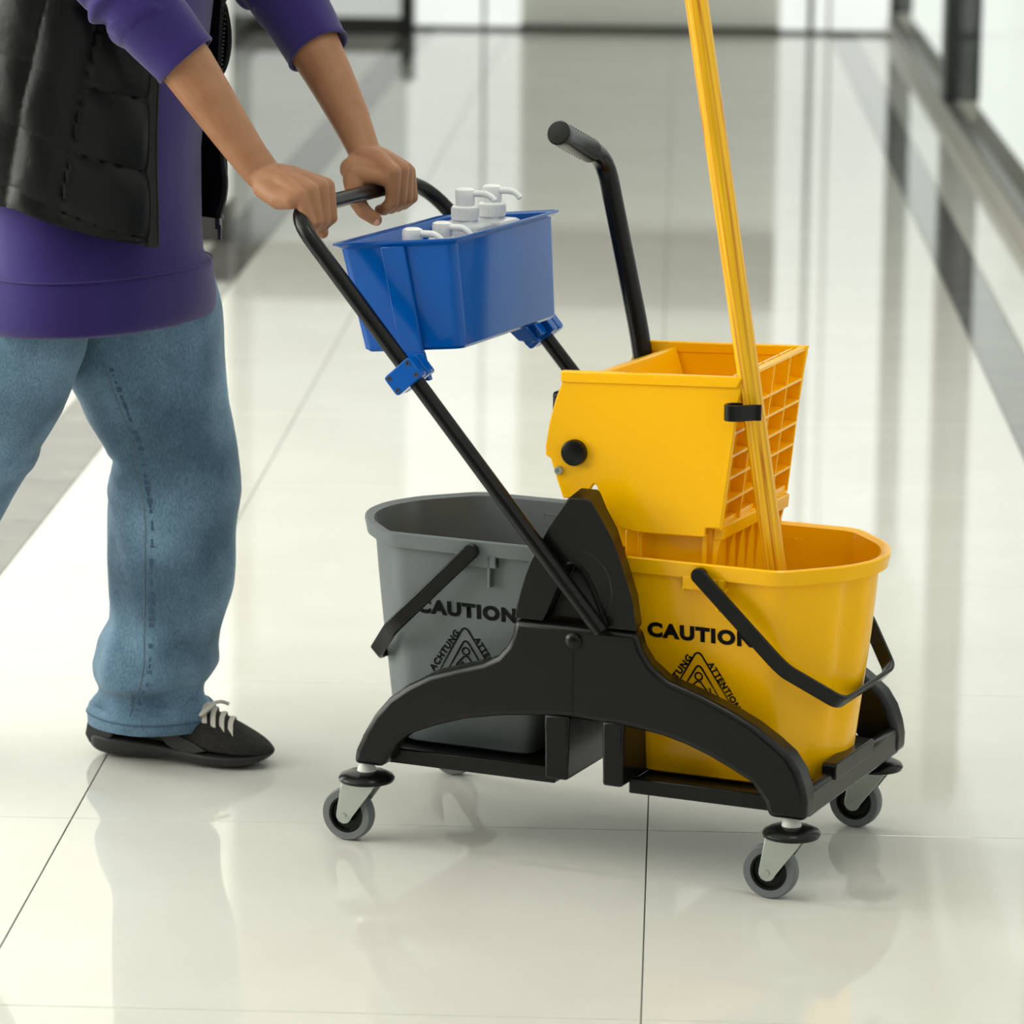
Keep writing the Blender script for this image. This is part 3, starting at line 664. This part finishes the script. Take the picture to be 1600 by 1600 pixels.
# ------------------------------------------------------------------ pump bottles
def bottle(a, b, zs, head, yaw, label):
    """a square white pump bottle standing in the bin; zs shoulder height, head = top of pump above it"""
    base = BO+bp(0, 0, zb+.0065)-Vector((0, 0, 0))
    zf = BO.z+(TM @ Vector((a-BO.x, 0, zb+.0065))).z+.0025
    o = empty('pump_bottle', at_cart(a, b, zf), TH+yaw, label=label, cat='pump bottle', group='white pump bottles in the blue bin')
    hh = zs-zf; w = .0315 if zs > .81 else .0285
    sq = lambda k, z, r=.007: [(p[0], p[1], z) for p in round_poly([(-k, -k), (k, -k), (k, k), (-k, k)], r, 4)]
    bm = bmesh.new(); rings(bm, [sq(w-.004, 0), sq(w, .004), sq(w, hh-.006), sq(w-.0015, hh-.002), sq(w-.005, hh, .008), sq(.0155, hh+.0015, .0085), sq(.0145, hh+.008, .009)]); obj('bottle_body', bm, M['bottle'], o, sharp=50)
    z0 = hh+.004
    bm = bmesh.new(); lathe(bm, [(.0185, 0), (.019, .001), (.0185, .017), (.0165, .0185), (.0150, .019)], (0, 0, z0), n=36); obj('collar', bm, M['white'], o)
    bm = bmesh.new()
    for k in range(36):
        t = 2*pi*k/36; c = Vector((cos(t), sin(t), 0)); box(bm, *[q for i in range(3) for q in ((c*.0186)[i]-(.0006 if i < 2 else 0)+(z0+.002 if i == 2 else 0), (c*.0186)[i]+(.0006 if i < 2 else 0)+(z0+.0155 if i == 2 else 0))])
    obj('collar_ridges', bm, M['white'], o, kind='stuff')
    z1 = z0+.019
    bm = bmesh.new(); lathe(bm, [(.0125, 0), (.0135, .002), (.0140, head-.006), (.0130, head-.002), (.009, head), (.0005, head+.0005)], (0, 0, z1), n=32); hd = obj('pump_head', bm, M['white'], o)
    zz = z1+head-.0075
    bm = bmesh.new(); tube(bm, catmull([(.008, 0, zz), (.018, 0, zz+.0005), (.030, 0, zz+.0002), (.038, 0, zz-.003), (.0435, 0, zz-.0085)], 4), [.0052]+[.0048]*8+[.0042]*8, 14); obj('nozzle', bm, M['white'], hd)
bottle(-.268, .050, .826, .024, radians(4), 'tall white pump bottle in front of the farthest bottle, pump raised')
bottle(-.258, .118, .824, .024, radians(-3), 'tall white pump bottle farthest back in the blue bin, pump raised')
bottle(-.272, -.109, .792, .021, radians(2), 'low white pump bottle nearest the camera, only its pump head showing')
bottle(-.258, -.045, .794, .021, radians(-2), 'low white pump bottle second from the bin\'s near end')

# ------------------------------------------------------------------ the person
PO = Vector((-.80, -.02, 0))
per = empty('person', at_cart(*PO), TH, label='person in black vest, purple sweatshirt, jeans and sneakers pushing the cart by its handle', cat='person')
def Lp(p): return Vector(p)-PO
def ico(bm, c, r):
    return bmesh.ops.create_icosphere(bm, subdivisions=3, radius=r, matrix=Matrix.Translation(c))['verts']
def cone(bm, p0, r0, p1, r1, flat=None):
    """a closed rounded cone between two joints"""
    t = bmesh.new(); ico(t, Lp(p0), r0); ico(t, Lp(p1), r1)
    r = bmesh.ops.convex_hull(t, input=list(t.verts))
    bmesh.ops.delete(t, geom=[g for g in r['geom_interior'] if isinstance(g, bmesh.types.BMVert)] , context='VERTS')
    me = bpy.data.meshes.new('t'); t.to_mesh(me); t.free(); bm.from_mesh(me); bpy.data.meshes.remove(me)
def chain(bm, L):
    for (p0, r0), (p1, r1) in zip(L[:-1], L[1:]): cone(bm, p0, r0, p1, r1)
def blob(bm, c, rx, ry, rz):
    bmesh.ops.create_icosphere(bm, subdivisions=4, radius=1, matrix=Matrix.Translation(Lp(c)) @ Matrix.Diagonal((rx, ry, rz, 1)))
BA, BZ = -.404, .8615       # the handle bar
def hand(bm, wrist, side, mcp, pip, dip, tip, thumb, rs):
    """side: +1 little finger towards the camera; lists run index..little"""
    W0 = Vector(wrist)
    for i in range(4):
        m_ = Vector(mcp[i]); k = rs[i]
        mid = W0.lerp(m_, .45)+Vector((0, 0, .004))
        chain(bm, [(W0+Vector((.004, (m_.y-W0.y)*.35, -.002)), .0165), (mid, .0145), (m_, .0118*k)])
        chain(bm, [(m_, .0116*k), (Vector(pip[i]), .0098*k), (Vector(dip[i]), .0086*k), (Vector(tip[i]), .0078*k)])
    for i in range(3):   # web between the knuckles
        chain(bm, [(Vector(mcp[i])-Vector((.006, 0, .003)), .0105), (Vector(mcp[i+1])-Vector((.006, 0, .003)), .0105)])
    chain(bm, thumb)
bm = bmesh.new()
# near (right) hand
RW = Vector((-.467, -.168, .9040))
def fing(b, mz, ma, s=1.0, reach=0.0):
    """one finger curled over the bar at station b"""
    return ((ma, b, mz), (BA+.0250*s, b, BZ-.0150), (BA+.0110+reach*.4, b+.003, BZ-.0262*s), (BA+.0030+reach, b+.006, BZ-.0275+reach*.3))
st = [(-.1400, .8885, -.3850), (-.1605, .8900, -.3845), (-.1810, .8870, -.3885), (-.1995, .8815, -.3945)]
F = [fing(*q, reach=r_) for q, r_ in zip(st, (0, .002, .009, .0125))]
hand(bm, RW, 1, [f[0] for f in F], [f[1] for f in F], [f[2] for f in F], [f[3] for f in F],
     [((-.462, -.150, .893), .0165), ((-.438, -.128, .872), .0140), ((-.420, -.120, .847), .0112), ((-.401, -.131, .829), .0098), ((-.388, -.146, .8265), .0085)], [1.0, 1.05, 1.0, .9])
chain(bm, [((-.455, -.185, .888), .0165), ((-.425, -.200, .876), .0155), ((-.405, -.205, .876), .0130)])   # heel of the hand, little finger side
chain(bm, [((-.440, -.165, .8990), .0150), ((-.412, -.165, .8960), .0135), ((-.390, -.160, .889), .0120)])
# far (left) hand
LW = Vector((-.437, .082, .9075))
st = [(.0500, .8880, -.3780), (.0725, .8900, -.3765), (.0940, .8870, -.3800), (.1135, .8825, -.3850)]
F = [fing(*q) for q in st]
hand(bm, LW, -1, [f[0] for f in F], [f[1] for f in F], [f[2] for f in F], [f[3] for f in F],
     [((-.441, .064, .893), .0180), ((-.433, .040, .876), .0160), ((-.424, .026, .852), .0120), ((-.412, .028, .8345), .0108), ((-.397, .036, .8225), .0088)], [1.0, 1.04, 1.0, .9])
chain(bm, [((-.432, .070, .9000), .0160), ((-.405, .075, .8960), .0140), ((-.385, .072, .889), .0120)])
chain(bm, [((-.432, .040, .8830), .0130), ((-.402, .046, .8800), .0110), ((-.382, .048, .8780), .0105)])
chain(bm, [((-.442, .052, .889), .0175), ((-.420, .058, .8890), .0150), ((-.395, .058, .8890), .0120)])
# arms
chain(bm, [((-.785, -.205, 1.345), .058), ((-.655, -.222, 1.150), .046), ((-.600, -.212, 1.092), .0425), ((-.563, -.200, 1.046), .0375), ((-.530, -.192, .998), .0330), ((-.506, -.184, .961), .0292), ((-.484, -.176, .928), .0262), (RW, .0245), ((-.455, -.172, .893), .0210)])
chain(bm, [((-.785, .165, 1.345), .058), ((-.625, .165, 1.150), .046), ((-.575, .148, 1.092), .0420), ((-.5385, .128, 1.046), .0375), ((-.503, .116, .999), .0325), ((-.472, .103, .957), .0280), ((-.450, .092, .925), .0240), (LW, .0225), ((-.436, .078, .893), .0205)])
# torso, neck, head
chain(bm, [((-.80, -.02, .80), .105), ((-.80, -.02, 1.05), .108), ((-.785, -.02, 1.25), .115), ((-.775, -.02, 1.36), .075), ((-.755, -.02, 1.44), .052), ((-.735, -.02, 1.50), .052)])
chain(bm, [((-.785, -.205, 1.345), .062), ((-.78, -.02, 1.36), .075), ((-.785, .165, 1.345), .062)])
chain(bm, [((-.80, -.10, .86), .085), ((-.80, .06, .86), .085)])
blob(bm, (-.725, -.02, 1.600), .098, .076, .112); blob(bm, (-.688, -.02, 1.548), .062, .056, .066)
chain(bm, [((-.640, -.02, 1.600), .012), ((-.618, -.02, 1.566), .013)])
for s in (-1, 1):
    blob(bm, (-.728, -.02+s*.077, 1.575), .018, .009, .030); chain(bm, [((-.640, -.02+s*.014, 1.612), .012), ((-.652, -.02+s*.045, 1.612), .011)])
chain(bm, [((-.634, -.038, 1.530), .0085), ((-.626, -.02, 1.530), .0095), ((-.634, -.002, 1.530), .0085)])
me = remesh_bm(bm, .0019, 5, .5)
mobj('body', me, M['skin'], per, sharp=180)
for s in (-1, 1):
    bm = bmesh.new(); bmesh.ops.create_icosphere(bm, subdivisions=3, radius=.0125, matrix=Matrix.Translation(Lp((-.645, -.02+s*.031, 1.592)))); obj('eye', bm, M['white'], per)
bm = bmesh.new(); blob(bm, (-.742, -.02, 1.622), .098, .084, .110)
bmesh.ops.bisect_plane(bm, geom=bm.verts[:]+bm.edges[:]+bm.faces[:], plane_co=Lp((-.70, 0, 1.60)), plane_no=(.62, 0, -.78), clear_outer=True); obj('hair', bm, M['hair'], per)
# left thumb nail and right thumb nail
bm = bmesh.new(); bmesh.ops.create_icosphere(bm, subdivisions=3, radius=1, matrix=Matrix.Translation(Lp((-.3945, .0305, .8205))) @ Matrix.Rotation(radians(40), 4, 'Y') @ Matrix.Diagonal((.0065, .0030, .0050, 1)))
obj('thumb_nail', bm, mat('nail', (.52, .27, .2), .3), per)

def displace(me, fn):
    """move vertices along their normals by fn(co)"""
    n = len(me.vertices); co = [0.]*(3*n); no = [0.]*(3*n)
    me.vertices.foreach_get('co', co); me.vertices.foreach_get('normal', no)
    for i in range(n):
        d = fn(Vector(co[3*i:3*i+3]))
        for k in range(3): co[3*i+k] += no[3*i+k]*d
    me.vertices.foreach_set('co', co); me.update()
def ell(c, da, wb, z, n=64, tilt=0, f=None, back=1.0):
    out = []
    for k in range(n):
        t = 2*pi*k/n; r = f(t, z) if f else 0
        x, y = (da+r)*cos(t)*(back if cos(t) < 0 else 1), (wb+r)*sin(t)
        out.append(Lp((c[0]+x, c[1]+y, z+tilt*x)))
    return out
# jeans: two legs and the seat fused into one piece of cloth
LEG = [(-.8084, .6739, .1207), (-.8009, .6351, .1202), (-.7973, .5801, .1225), (-.778, .5308, .1091), (-.7671, .4977, .1043), (-.7556, .4713, .0968), (-.7452, .4458, .0894), (-.7488, .4275, .0945), (-.7506, .4027, .0977), (-.752, .3731, .0984), (-.7536, .3378, .0962), (-.755, .3004, .0931), (-.7579, .2628, .0896), (-.7643, .2045, .084), (-.7761, .1734, .0892), (-.787, .1365, .0925), (-.7839, .1184, .0925), (-.7800, .1043, .0805), (-.7865, .0918, .0805), (-.7875, .0811, .0895), (-.7856, .0657, .0950), (-.7862, .0520, .0955)]
def legfold(t, z):
    # soft diagonal creases at the knee and the stacked hem
    k = .0035*sin(3*t+18*z)*math.exp(-((z-.43)/.10)**2) + .0045*sin(2*t-1.0+40*z)*math.exp(-((z-.13)/.05)**2)
    return k + .002*sin(5*t+25*z)
LB = .09
bm = bmesh.new()
R = [ell((a, LB), h, h*.98, z, 56, 0, legfold) for a, z, h in LEG]
R.insert(0, ell((-.815, LB-.01), .115, .11, .74, 56))
rings(bm, R)
rings(bm, [ell((-.83, -.01), .04, .05, .655, 56), ell((-.835, -.015), .09, .14, .668, 56)] + [ell((-.82, -.02), .105, .170, z, 56) for z in (.70, .76, .80)])
near = [(-.872, .735, .098), (-.8786, .7113, .104), (-.8903, .6476, .104), (-.916, .5686, .097), (-.9776, .457, .088), (-1.0121, .4016, .088), (-1.0904, .2951, .084), (-1.1709, .1625, .086), (-1.1946, .1116, .090)]
P = [Vector((a, -.115, z)) for a, z, h in near]; FR = frames(P); R = []
for (p, (t, u, v), q) in zip(P, FR, near):
    bvec = Vector((0, 1, 0)); s = t.cross(bvec).normalized()
    R.append([Lp(p+s*q[2]*cos(2*pi*k/56)+bvec*q[2]*.98*sin(2*pi*k/56)) for k in range(56)])
rings(bm, R)
me = remesh_bm(bm, .0042, 6, .5)
def jean_fold(p):
    d = noise.noise((p.x*13, p.y*13, p.z*9))*.0045 + noise.noise((p.x*34+5, p.y*34, p.z*20))*.0016
    if p.z < .26 and p.x > -.16:                 # cloth stacked on the shoe
        u = p.x+.04; zc = .078+.24*u; w = max(0, min(1, (u+.035)/.03)); g = (p.z-zc)
        d += w*(-.010*math.exp(-(g/.016)**2)+.006*math.exp(-((g-.030)/.018)**2))
        d += (1-w)*(-.005*math.exp(-((p.z-.104)/.012)**2))
    if p.x > -.16 and .1 < p.z < .40:            # long pulls down the shin
        k = min(1, (p.z-.1)/.05)*min(1, (.40-p.z)/.1); d += .0035*k*sin(70*(p.x+.28*p.z))*max(0, min(1, (p.x+.02)/.05))
    if p.x > -.16 and p.z < .66:                 # creases at the back of the knee
        for z0, sl in ((.475, .9), (.43, -.45), (.385, -.8)):
            g = p.z-z0-sl*(p.x-.0); d += .0045*math.exp(-(g/.012)**2)*math.exp(-((p.x+.055)/.045)**2)
    return d
displace(me, jean_fold)
jeans = mobj('jeans', me, M['denim'], per, sharp=180)
# seam down the outside of the planted leg, turned hem
def legpt(a, z, off=.0):
    for (a0, z0, h0), (a1, z1, h1) in zip(LEG[:-1], LEG[1:]):
        if z1 <= z <= z0:
            f = (z0-z)/(z0-z1); c = a0+(a1-a0)*f; h = h0+(h1-h0)*f; x = max(-.97, min(.97, (a-c)/h)); t = -math.acos(x)
            for _ in range(8):
                x = max(-.97, min(.97, (a-.47*h*.98*sin(t)-c)/h)); t = -math.acos(x)
            r = h+legfold(t, z)+off; return Vector((c+r*cos(t), LB+r*.98*sin(t), z)), t
SE = [(-.868, .6400), (-.8450, .5864), (-.8150, .5039), (-.7990, .439), (-.7870, .3736), (-.7900, .2968), (-.7915, .2102), (-.7970, .1323), (-.8200, .0907), (-.8210, .0565)]
def drape(o, pts, lift):
    """set points down on the cloth they are sewn to"""
    out = []
    for p in pts:
        ok, loc, nrm, i = o.closest_point_on_mesh(Lp(p))
        out.append(loc+nrm*lift)
    return out
bpy.context.view_layer.update()
sp = []
zz = catmull([(a, 0, z) for a, z in SE], 8)
for q in zz: sp.append(legpt(q.x+.02*0, q.z)[0])
SP = drape(jeans, sp, .0006)
bm = bmesh.new(); tube(bm, SP, .0007, 6); obj('side_seam', bm, M['seam'], per)
bm = bmesh.new(); i = 0
rnd = random.Random(3)
SP2 = drape(jeans, [legpt(q.x+.010, q.z)[0] for q in zz], .0003)
for i in range(6, len(SP2)-4):
    if rnd.random() < .4: continue
    L_ = .25+rnd.random()*.75; a, b = SP2[i], SP2[i].lerp(SP2[i+1], L_)
    w = .0015+.0040*rnd.random(); x = Vector((w, 0, 0)); n_ = Vector((0, -.0012, 0))
    vs = [bm.verts.new(p) for p in (a-x*.6, a+x, b+x, b-x*.6)]
    ok = [jeans.closest_point_on_mesh(v_.co) for v_ in vs]
    for v_, k_ in zip(vs, ok): v_.co = k_[1]+k_[2]*.0011
    bm.faces.new(vs)
obj('seam_fade', bm, M['seamd'], per, flat=True, kind='stuff')
bm = bmesh.new(); hemr = []
for z, o_ in ((.0505, .0), (.0500, .0022), (.0660, .0026), (.0765, .0022), (.0772, 0)):
    ring = []
    for k in range(56):
        t = 2*pi*k/56; a, zz_, h = (-.7862, z, .0957) if z < .07 else (-.787, z, .092)
        loc = Vector((a+h*cos(t), LB+h*.98*sin(t), z)); ok, l, n, i = jeans.closest_point_on_mesh(Lp(loc)); n.z = 0; l.z = z; ring.append(l+n.normalized()*o_)
    hemr.append(ring)
HS = list(hemr[2])
rings(bm, hemr, cap0=False, cap1=False); obj('jeans_hem', bm, M['denim'], per, sharp=60)
bm = bmesh.new(); tube(bm, HS+[HS[0]], .0011, 6, cap=False); obj('hem_stitch', bm, M['seamd'], per)

# sweatshirt: torso and rolled sleeves fused
TOR = [(.660, .112, .182), (.664, .134, .206), (.675, .139, .212), (.70, .139, .212), (.738, .137, .209), (.752, .126, .198), (.80, .121, .195), (.90, .122, .195), (1.0, .128, .20), (1.1, .132, .205), (1.2, .132, .208), (1.3, .118, .20), (1.37, .085, .14), (1.41, .058, .07)]
def torlean(z): return (-.80+max(0, (z-.95))*.05, -.02)
def torfold(t, z):
    return .003*sin(4*t+9*z)+.005*sin(2*t+30*z)*math.exp(-((z-.77)/.03)**2)
bm = bmesh.new()
R = [ell(torlean(z), da, wb, z, 72, .02, torfold, 1.3 if z < 1.25 else 1.1) for z, da, wb in TOR]; rings(bm, R)
chain(bm, [((-.785, -.20, 1.335), .078), ((-.745, -.215, 1.28), .070), ((-.690, -.222, 1.205), .064), ((-.650, -.220, 1.150), .060), ((-.622, -.216, 1.118), .053)])
chain(bm, [((-.785, .16, 1.335), .078), ((-.735, .165, 1.28), .070), ((-.665, .168, 1.205), .064), ((-.622, .162, 1.145), .060), ((-.590, .152, 1.108), .053)])
chain(bm, [((-.69, -.225, 1.132), .020), ((-.655, -.240, 1.112), .018)]); chain(bm, [((-.655, .158, 1.120), .022), ((-.622, .150, 1.090), .018)])
me = remesh_bm(bm, .0042, 5, .5)
def sweat_fold(p):
    d = noise.noise((p.x*11, p.y*11, p.z*8+3))*.004
    if p.z > 1.05 and abs(p.y) > .13 and p.x > .02:      # bunched folds where the sleeve is pushed up
        k = p.x*.58-p.z*.81
        d += .0065*sin(150*k+5*noise.noise((p.x*14, p.y*14, p.z*14)))*(.4+noise.noise((p.x*20, p.y*20, p.z*20+1)))
    return d
displace(me, sweat_fold)
mobj('sweatshirt', me, M['purple'], per, sharp=180)
def cuff(P0, P1, r0, r1, name):
    d = (Vector(P1)-Vector(P0)); L_ = d.length; d.normalize()
    bm = bmesh.new(); lathe(bm, [(r0*.7, -.004), (r0*.97, -.003), (r0*1.02, .002), (r0, .01), (r0*.5+r1*.5, L_*.5), (r1*1.02, L_-.008), (r1*1.05, L_-.003), (r1*1.03, L_), (r1*.96, L_), (r1*.93, L_-.004), (r1*.80, L_-.02)], Lp(P0), d, 48, cap=False)
    for v in bm.verts:
        v.co += Vector((1, 1, 1))*.0016*noise.noise(v.co*30)
    obj(name, bm, M['purple'], per, sharp=60)
cuff((-.628, -.218, 1.126), (-.563, -.2005, 1.052), .054, .0455, 'sleeve_cuff')
cuff((-.598, .153, 1.116), (-.532, .128, 1.042), .052, .0445, 'sleeve_cuff')
# hem rib seam
bm = bmesh.new(); ring = [ell(torlean(.742), .1375, .2095, .742+.0*k, 72, .02, lambda t, z: torfold(t, z)+.0012)[0] for k in range(1)]
pts = ell(torlean(.741), .1372, .2092, .741, 72, .02, lambda t, z: torfold(t, z)+.0004, 1.3); tube(bm, pts+[pts[0]], .0012, 6, cap=False); obj('hem_seam', bm, M['purple'], per)

# vest: quilted shell, open in front, far flap hanging forward
VROWS = [1.34, 1.235, 1.128, 1.021, .921, .828]      # stitch lines near the front edge
ZB = .796
def vest_pt(t, z):
    """t angle about the body (0 front, -pi/2 near side)"""
    da, wb = .140*(1 if cos(t) > 0 else 1.3), .216
    if z > 1.25: da -= (z-1.25)*.12; wb -= (z-1.25)*.12
    c = torlean(z); x, y = da*cos(t), wb*sin(t)
    # stitch lines drop towards the front on the near panel
    drop = .028*max(0, cos(t)) - .012*max(0, -cos(t))
    zl = z+drop
    q = 0
    lines = VROWS+[ZB-.003]
    for a, b in zip(lines[:-1], lines[1:]):
        if b <= zl <= a:
            f = (zl-b)/(a-b); q = .0115*(4*f*(1-f))**.5
    if zl < .828: q *= .45
    # upright channels on the side panel
    tr = math.degrees(t); tt = tr+(z-.8)*-62
    if -150 < tt < -70:
        ch = abs(sin((tt+70)/80*pi*3)); q = .25*q+.010*ch**.6
    edge = min(1, abs(tr+26)/6)**.5
    q *= edge
    r = q+.006+.003*noise.noise((x*14, y*14, z*12))+.0022*noise.noise((x*30+3, y*30+z*9, z*14))*min(1, q/.008)
    n = Vector((cos(t)/da, sin(t)/wb)).normalized()
    z += .048*(1-max(0, cos(t)))*(1.36-z)/(1.36-ZB)
    return Lp((c[0]+x+n.x*r, c[1]+y+n.y*r, z-.012*cos(t)))
NT, NZ = 210, 190
bm = bmesh.new(); V = []
t0, t1 = radians(-26), radians(-318)
for i in range(NT+1):
    t = t0+(t1-t0)*i/NT
    V.append([bm.verts.new(vest_pt(t, ZB+(1.36-ZB)*j/NZ)) for j in range(NZ+1)])
for i in range(NT):
    for j in range(NZ): bm.faces.new((V[i][j], V[i+1][j], V[i+1][j+1], V[i][j+1]))
ve = obj('vest', bm, M['vest'], per, sharp=70)
so = ve.modifiers.new('thick', 'SOLIDIFY'); so.thickness = .008; so.offset = -1
# zip tape down the near front edge and its teeth
bm = bmesh.new(); A = [vest_pt(radians(-26), ZB-.004+(1.30-ZB)*j/60) for j in range(61)]; B = [vest_pt(radians(-26), ZB-.004+(1.30-ZB)*j/60)+Vector((.009, .004, 0)) for j in range(61)]
R = []
for a, b in zip(A, B):
    R.append([a+Vector((-.008, -.006, 0)), a+Vector((0, -.0075, 0)), b+Vector((0, -.003, 0)), b+Vector((.001, .002, 0)), a+Vector((0, .004, 0))])
rings(bm, R); zt_ = obj('zip_tape', bm, M['vestt'], per, sharp=30)
bm = bmesh.new()
for j in range(150):
    z = ZB+.003*j; c = vest_pt(radians(-26), z)+Vector((.0100, .003, 0)); box(bm, c.x-.0012, c.x+.0015, c.y-.002, c.y+.001, c.z-.0009, c.z+.0009)
obj('zip_teeth', bm, M['vestt'], zt_, kind='stuff')
# far flap
FL = [(1.30, -.715, -.672), (1.11, -.715, -.668), (1.02, -.715, -.674), (.93, -.712, -.672), (.8915, -.711, -.671), (.857, -.708, -.6665), (.835, -.706, -.668), (.820, -.7047, -.672), (.806, -.690, -.6765), (.797, -.684, -.678)]
bm = bmesh.new(); R = []
for z, a0, a1 in FL:
    R.append([Lp((-.735, .135, z)), Lp((a0, .118, z)), Lp((a1-.003, .097, z)), Lp((a1, .1, z)), Lp((a1-.003, .106, z)), Lp((a0, .130, z)), Lp((-.735, .147, z))])
rings(bm, R); fl = obj('vest_flap', bm, M['vest'], per, sharp=50)
bm = bmesh.new(); zp = catmull([(a1, .100, z) for z, a0, a1 in FL], 14)
for p in zp:
    c = Lp(p); box(bm, c.x-.001, c.x+.003, c.y-.003, c.y+.002, c.z-.0012, c.z+.0012)
obj('zip_teeth', bm, M['vestt'], fl, kind='stuff')
bm = bmesh.new(); box(bm, *[q for i, (v_, w) in enumerate(zip(Lp((-.6775, .098, .793)), (.004, .004, .008))) for q in (v_-w, v_+w)]); box(bm, *[q for i, (v_, w) in enumerate(zip(Lp((-.674, .095, .781)), (.003, .0015, .011))) for q in (v_-w, v_+w)])
obj('zip_pull', bm, M['zipm'], fl, bevel=.001)

# sneakers
def sneaker(heel, yaw, pitch):
    s = empty('sneaker', Lp(heel), yaw); s.parent = per; s.rotation_euler = (0, pitch, yaw)
    # stations along the shoe: x, half width, sole bottom, sole top, upper top, y offset
    ST = [(-.006, .012, .016, .034, .050), (.006, .027, .006, .036, .086), (.03, .034, .000, .036, .092), (.07, .036, .002, .034, .090), (.11, .037, .006, .032, .088), (.145, .041, .006, .028, .084), (.175, .046, .001, .025, .080), (.205, .048, .000, .023, .068), (.235, .045, .002, .022, .053), (.258, .036, .006, .022, .041), (.272, .022, .012, .022, .030), (.279, .007, .018, .022, .025)]
    def sec(x, w, z0, z1, grow):
        return [(x, w*k*grow, z) for k, z in ((-.82, z0), (-1.0, z0+(z1-z0)*.35), (-1.02, z1-(z1-z0)*.25), (-.96, z1), (.96, z1), (1.02, z1-(z1-z0)*.25), (1.0, z0+(z1-z0)*.35), (.82, z0))]
    bm = bmesh.new(); rings(bm, [sec(x, w, z0, z1, 1.06) for x, w, z0, z1, zt in ST]); so = obj('sole', bm, M['sole'], s, subdiv=2, sharp=180)
    bm = bmesh.new(); R = []
    for x, w, z0, z1, zt in ST:
        h = zt-z1+.004; zb_ = z1-.004; r = []
        for k in range(17):
            t = pi*k/16; cw = abs(cos(t))**.75*(1 if cos(t) >= 0 else -1)
            r.append((x+.003*(x > .2)*sin(t), w*.97*cw*(1-.22*(sin(t)**3)*(x > .12)), zb_+h*sin(t)**.8))
        R.append(r)
    rings(bm, R); obj('upper', bm, M['shoe'], s, subdiv=2, sharp=180)
    # moulded side wedge and heel counter
    for sd in (-1, 1):
        bm = bmesh.new(); pts = [(.118, .040), (.122, .050), (.140, .049), (.165, .040), (.192, .027), (.175, .022), (.145, .022), (.128, .030)]
        def wd(x):
            for (x0, w0, *_), (x1, w1, *_2) in zip(ST[:-1], ST[1:]):
                if x0 <= x <= x1: return w0+(w1-w0)*(x-x0)/(x1-x0)
        rings(bm, [[(x, sd*wd(x)*.9, z) for x, z in pts], [(x, sd*(wd(x)*(1.02-.30*max(0, z-.03)/.03*.3)+.0005), z) for x, z in pts]]); obj('side_wedge', bm, M['sole'], s, bevel=.002, sharp=50)
        bm = bmesh.new(); pts = [(-.008, .030), (-.001, .062), (.010, .082), (.020, .052), (.045, .038), (.030, .022), (.0, .016)]
        rings(bm, [[(x, sd*.006, z) for x, z in pts], [(x, sd*(max(.014, wd(max(x, 0)))*1.03+.001), z) for x, z in pts]]); obj('heel_counter', bm, M['sole'], s, bevel=.003, sharp=50)
    # laces
    for k in range(4):
        x = .178+.0135*k; zt = .0835-.0062*k; w = .031
        bm = bmesh.new(); P = catmull([(x+.006, -w, zt-.018), (x+.001, -w*.55, zt-.002), (x-.002, 0, zt+.003), (x-.006, w*.55, zt-.001), (x-.010, w, zt-.018)], 4)
        R = []
        for p in P: R.append([p+Vector((.004, 0, .0012)), p+Vector((-.004, 0, .0012)), p+Vector((-.004, 0, -.0015)), p+Vector((.004, 0, -.0015))])
        rings(bm, R); obj('lace', bm, M['lace'], s, bevel=.0008)
    bm = bmesh.new(); P = catmull([(.184, -.002, .085), (.190, -.016, .087), (.178, -.031, .076), (.184, -.010, .086), (.194, .010, .088), (.206, .014, .084)], 5); tube(bm, P, .0028, 8); obj('lace_bow', bm, M['lace'], s)
    return s
sneaker((-.872, .066, 0), radians(8), 0)
sneaker((-1.262, -.115, .052), radians(3), radians(16))
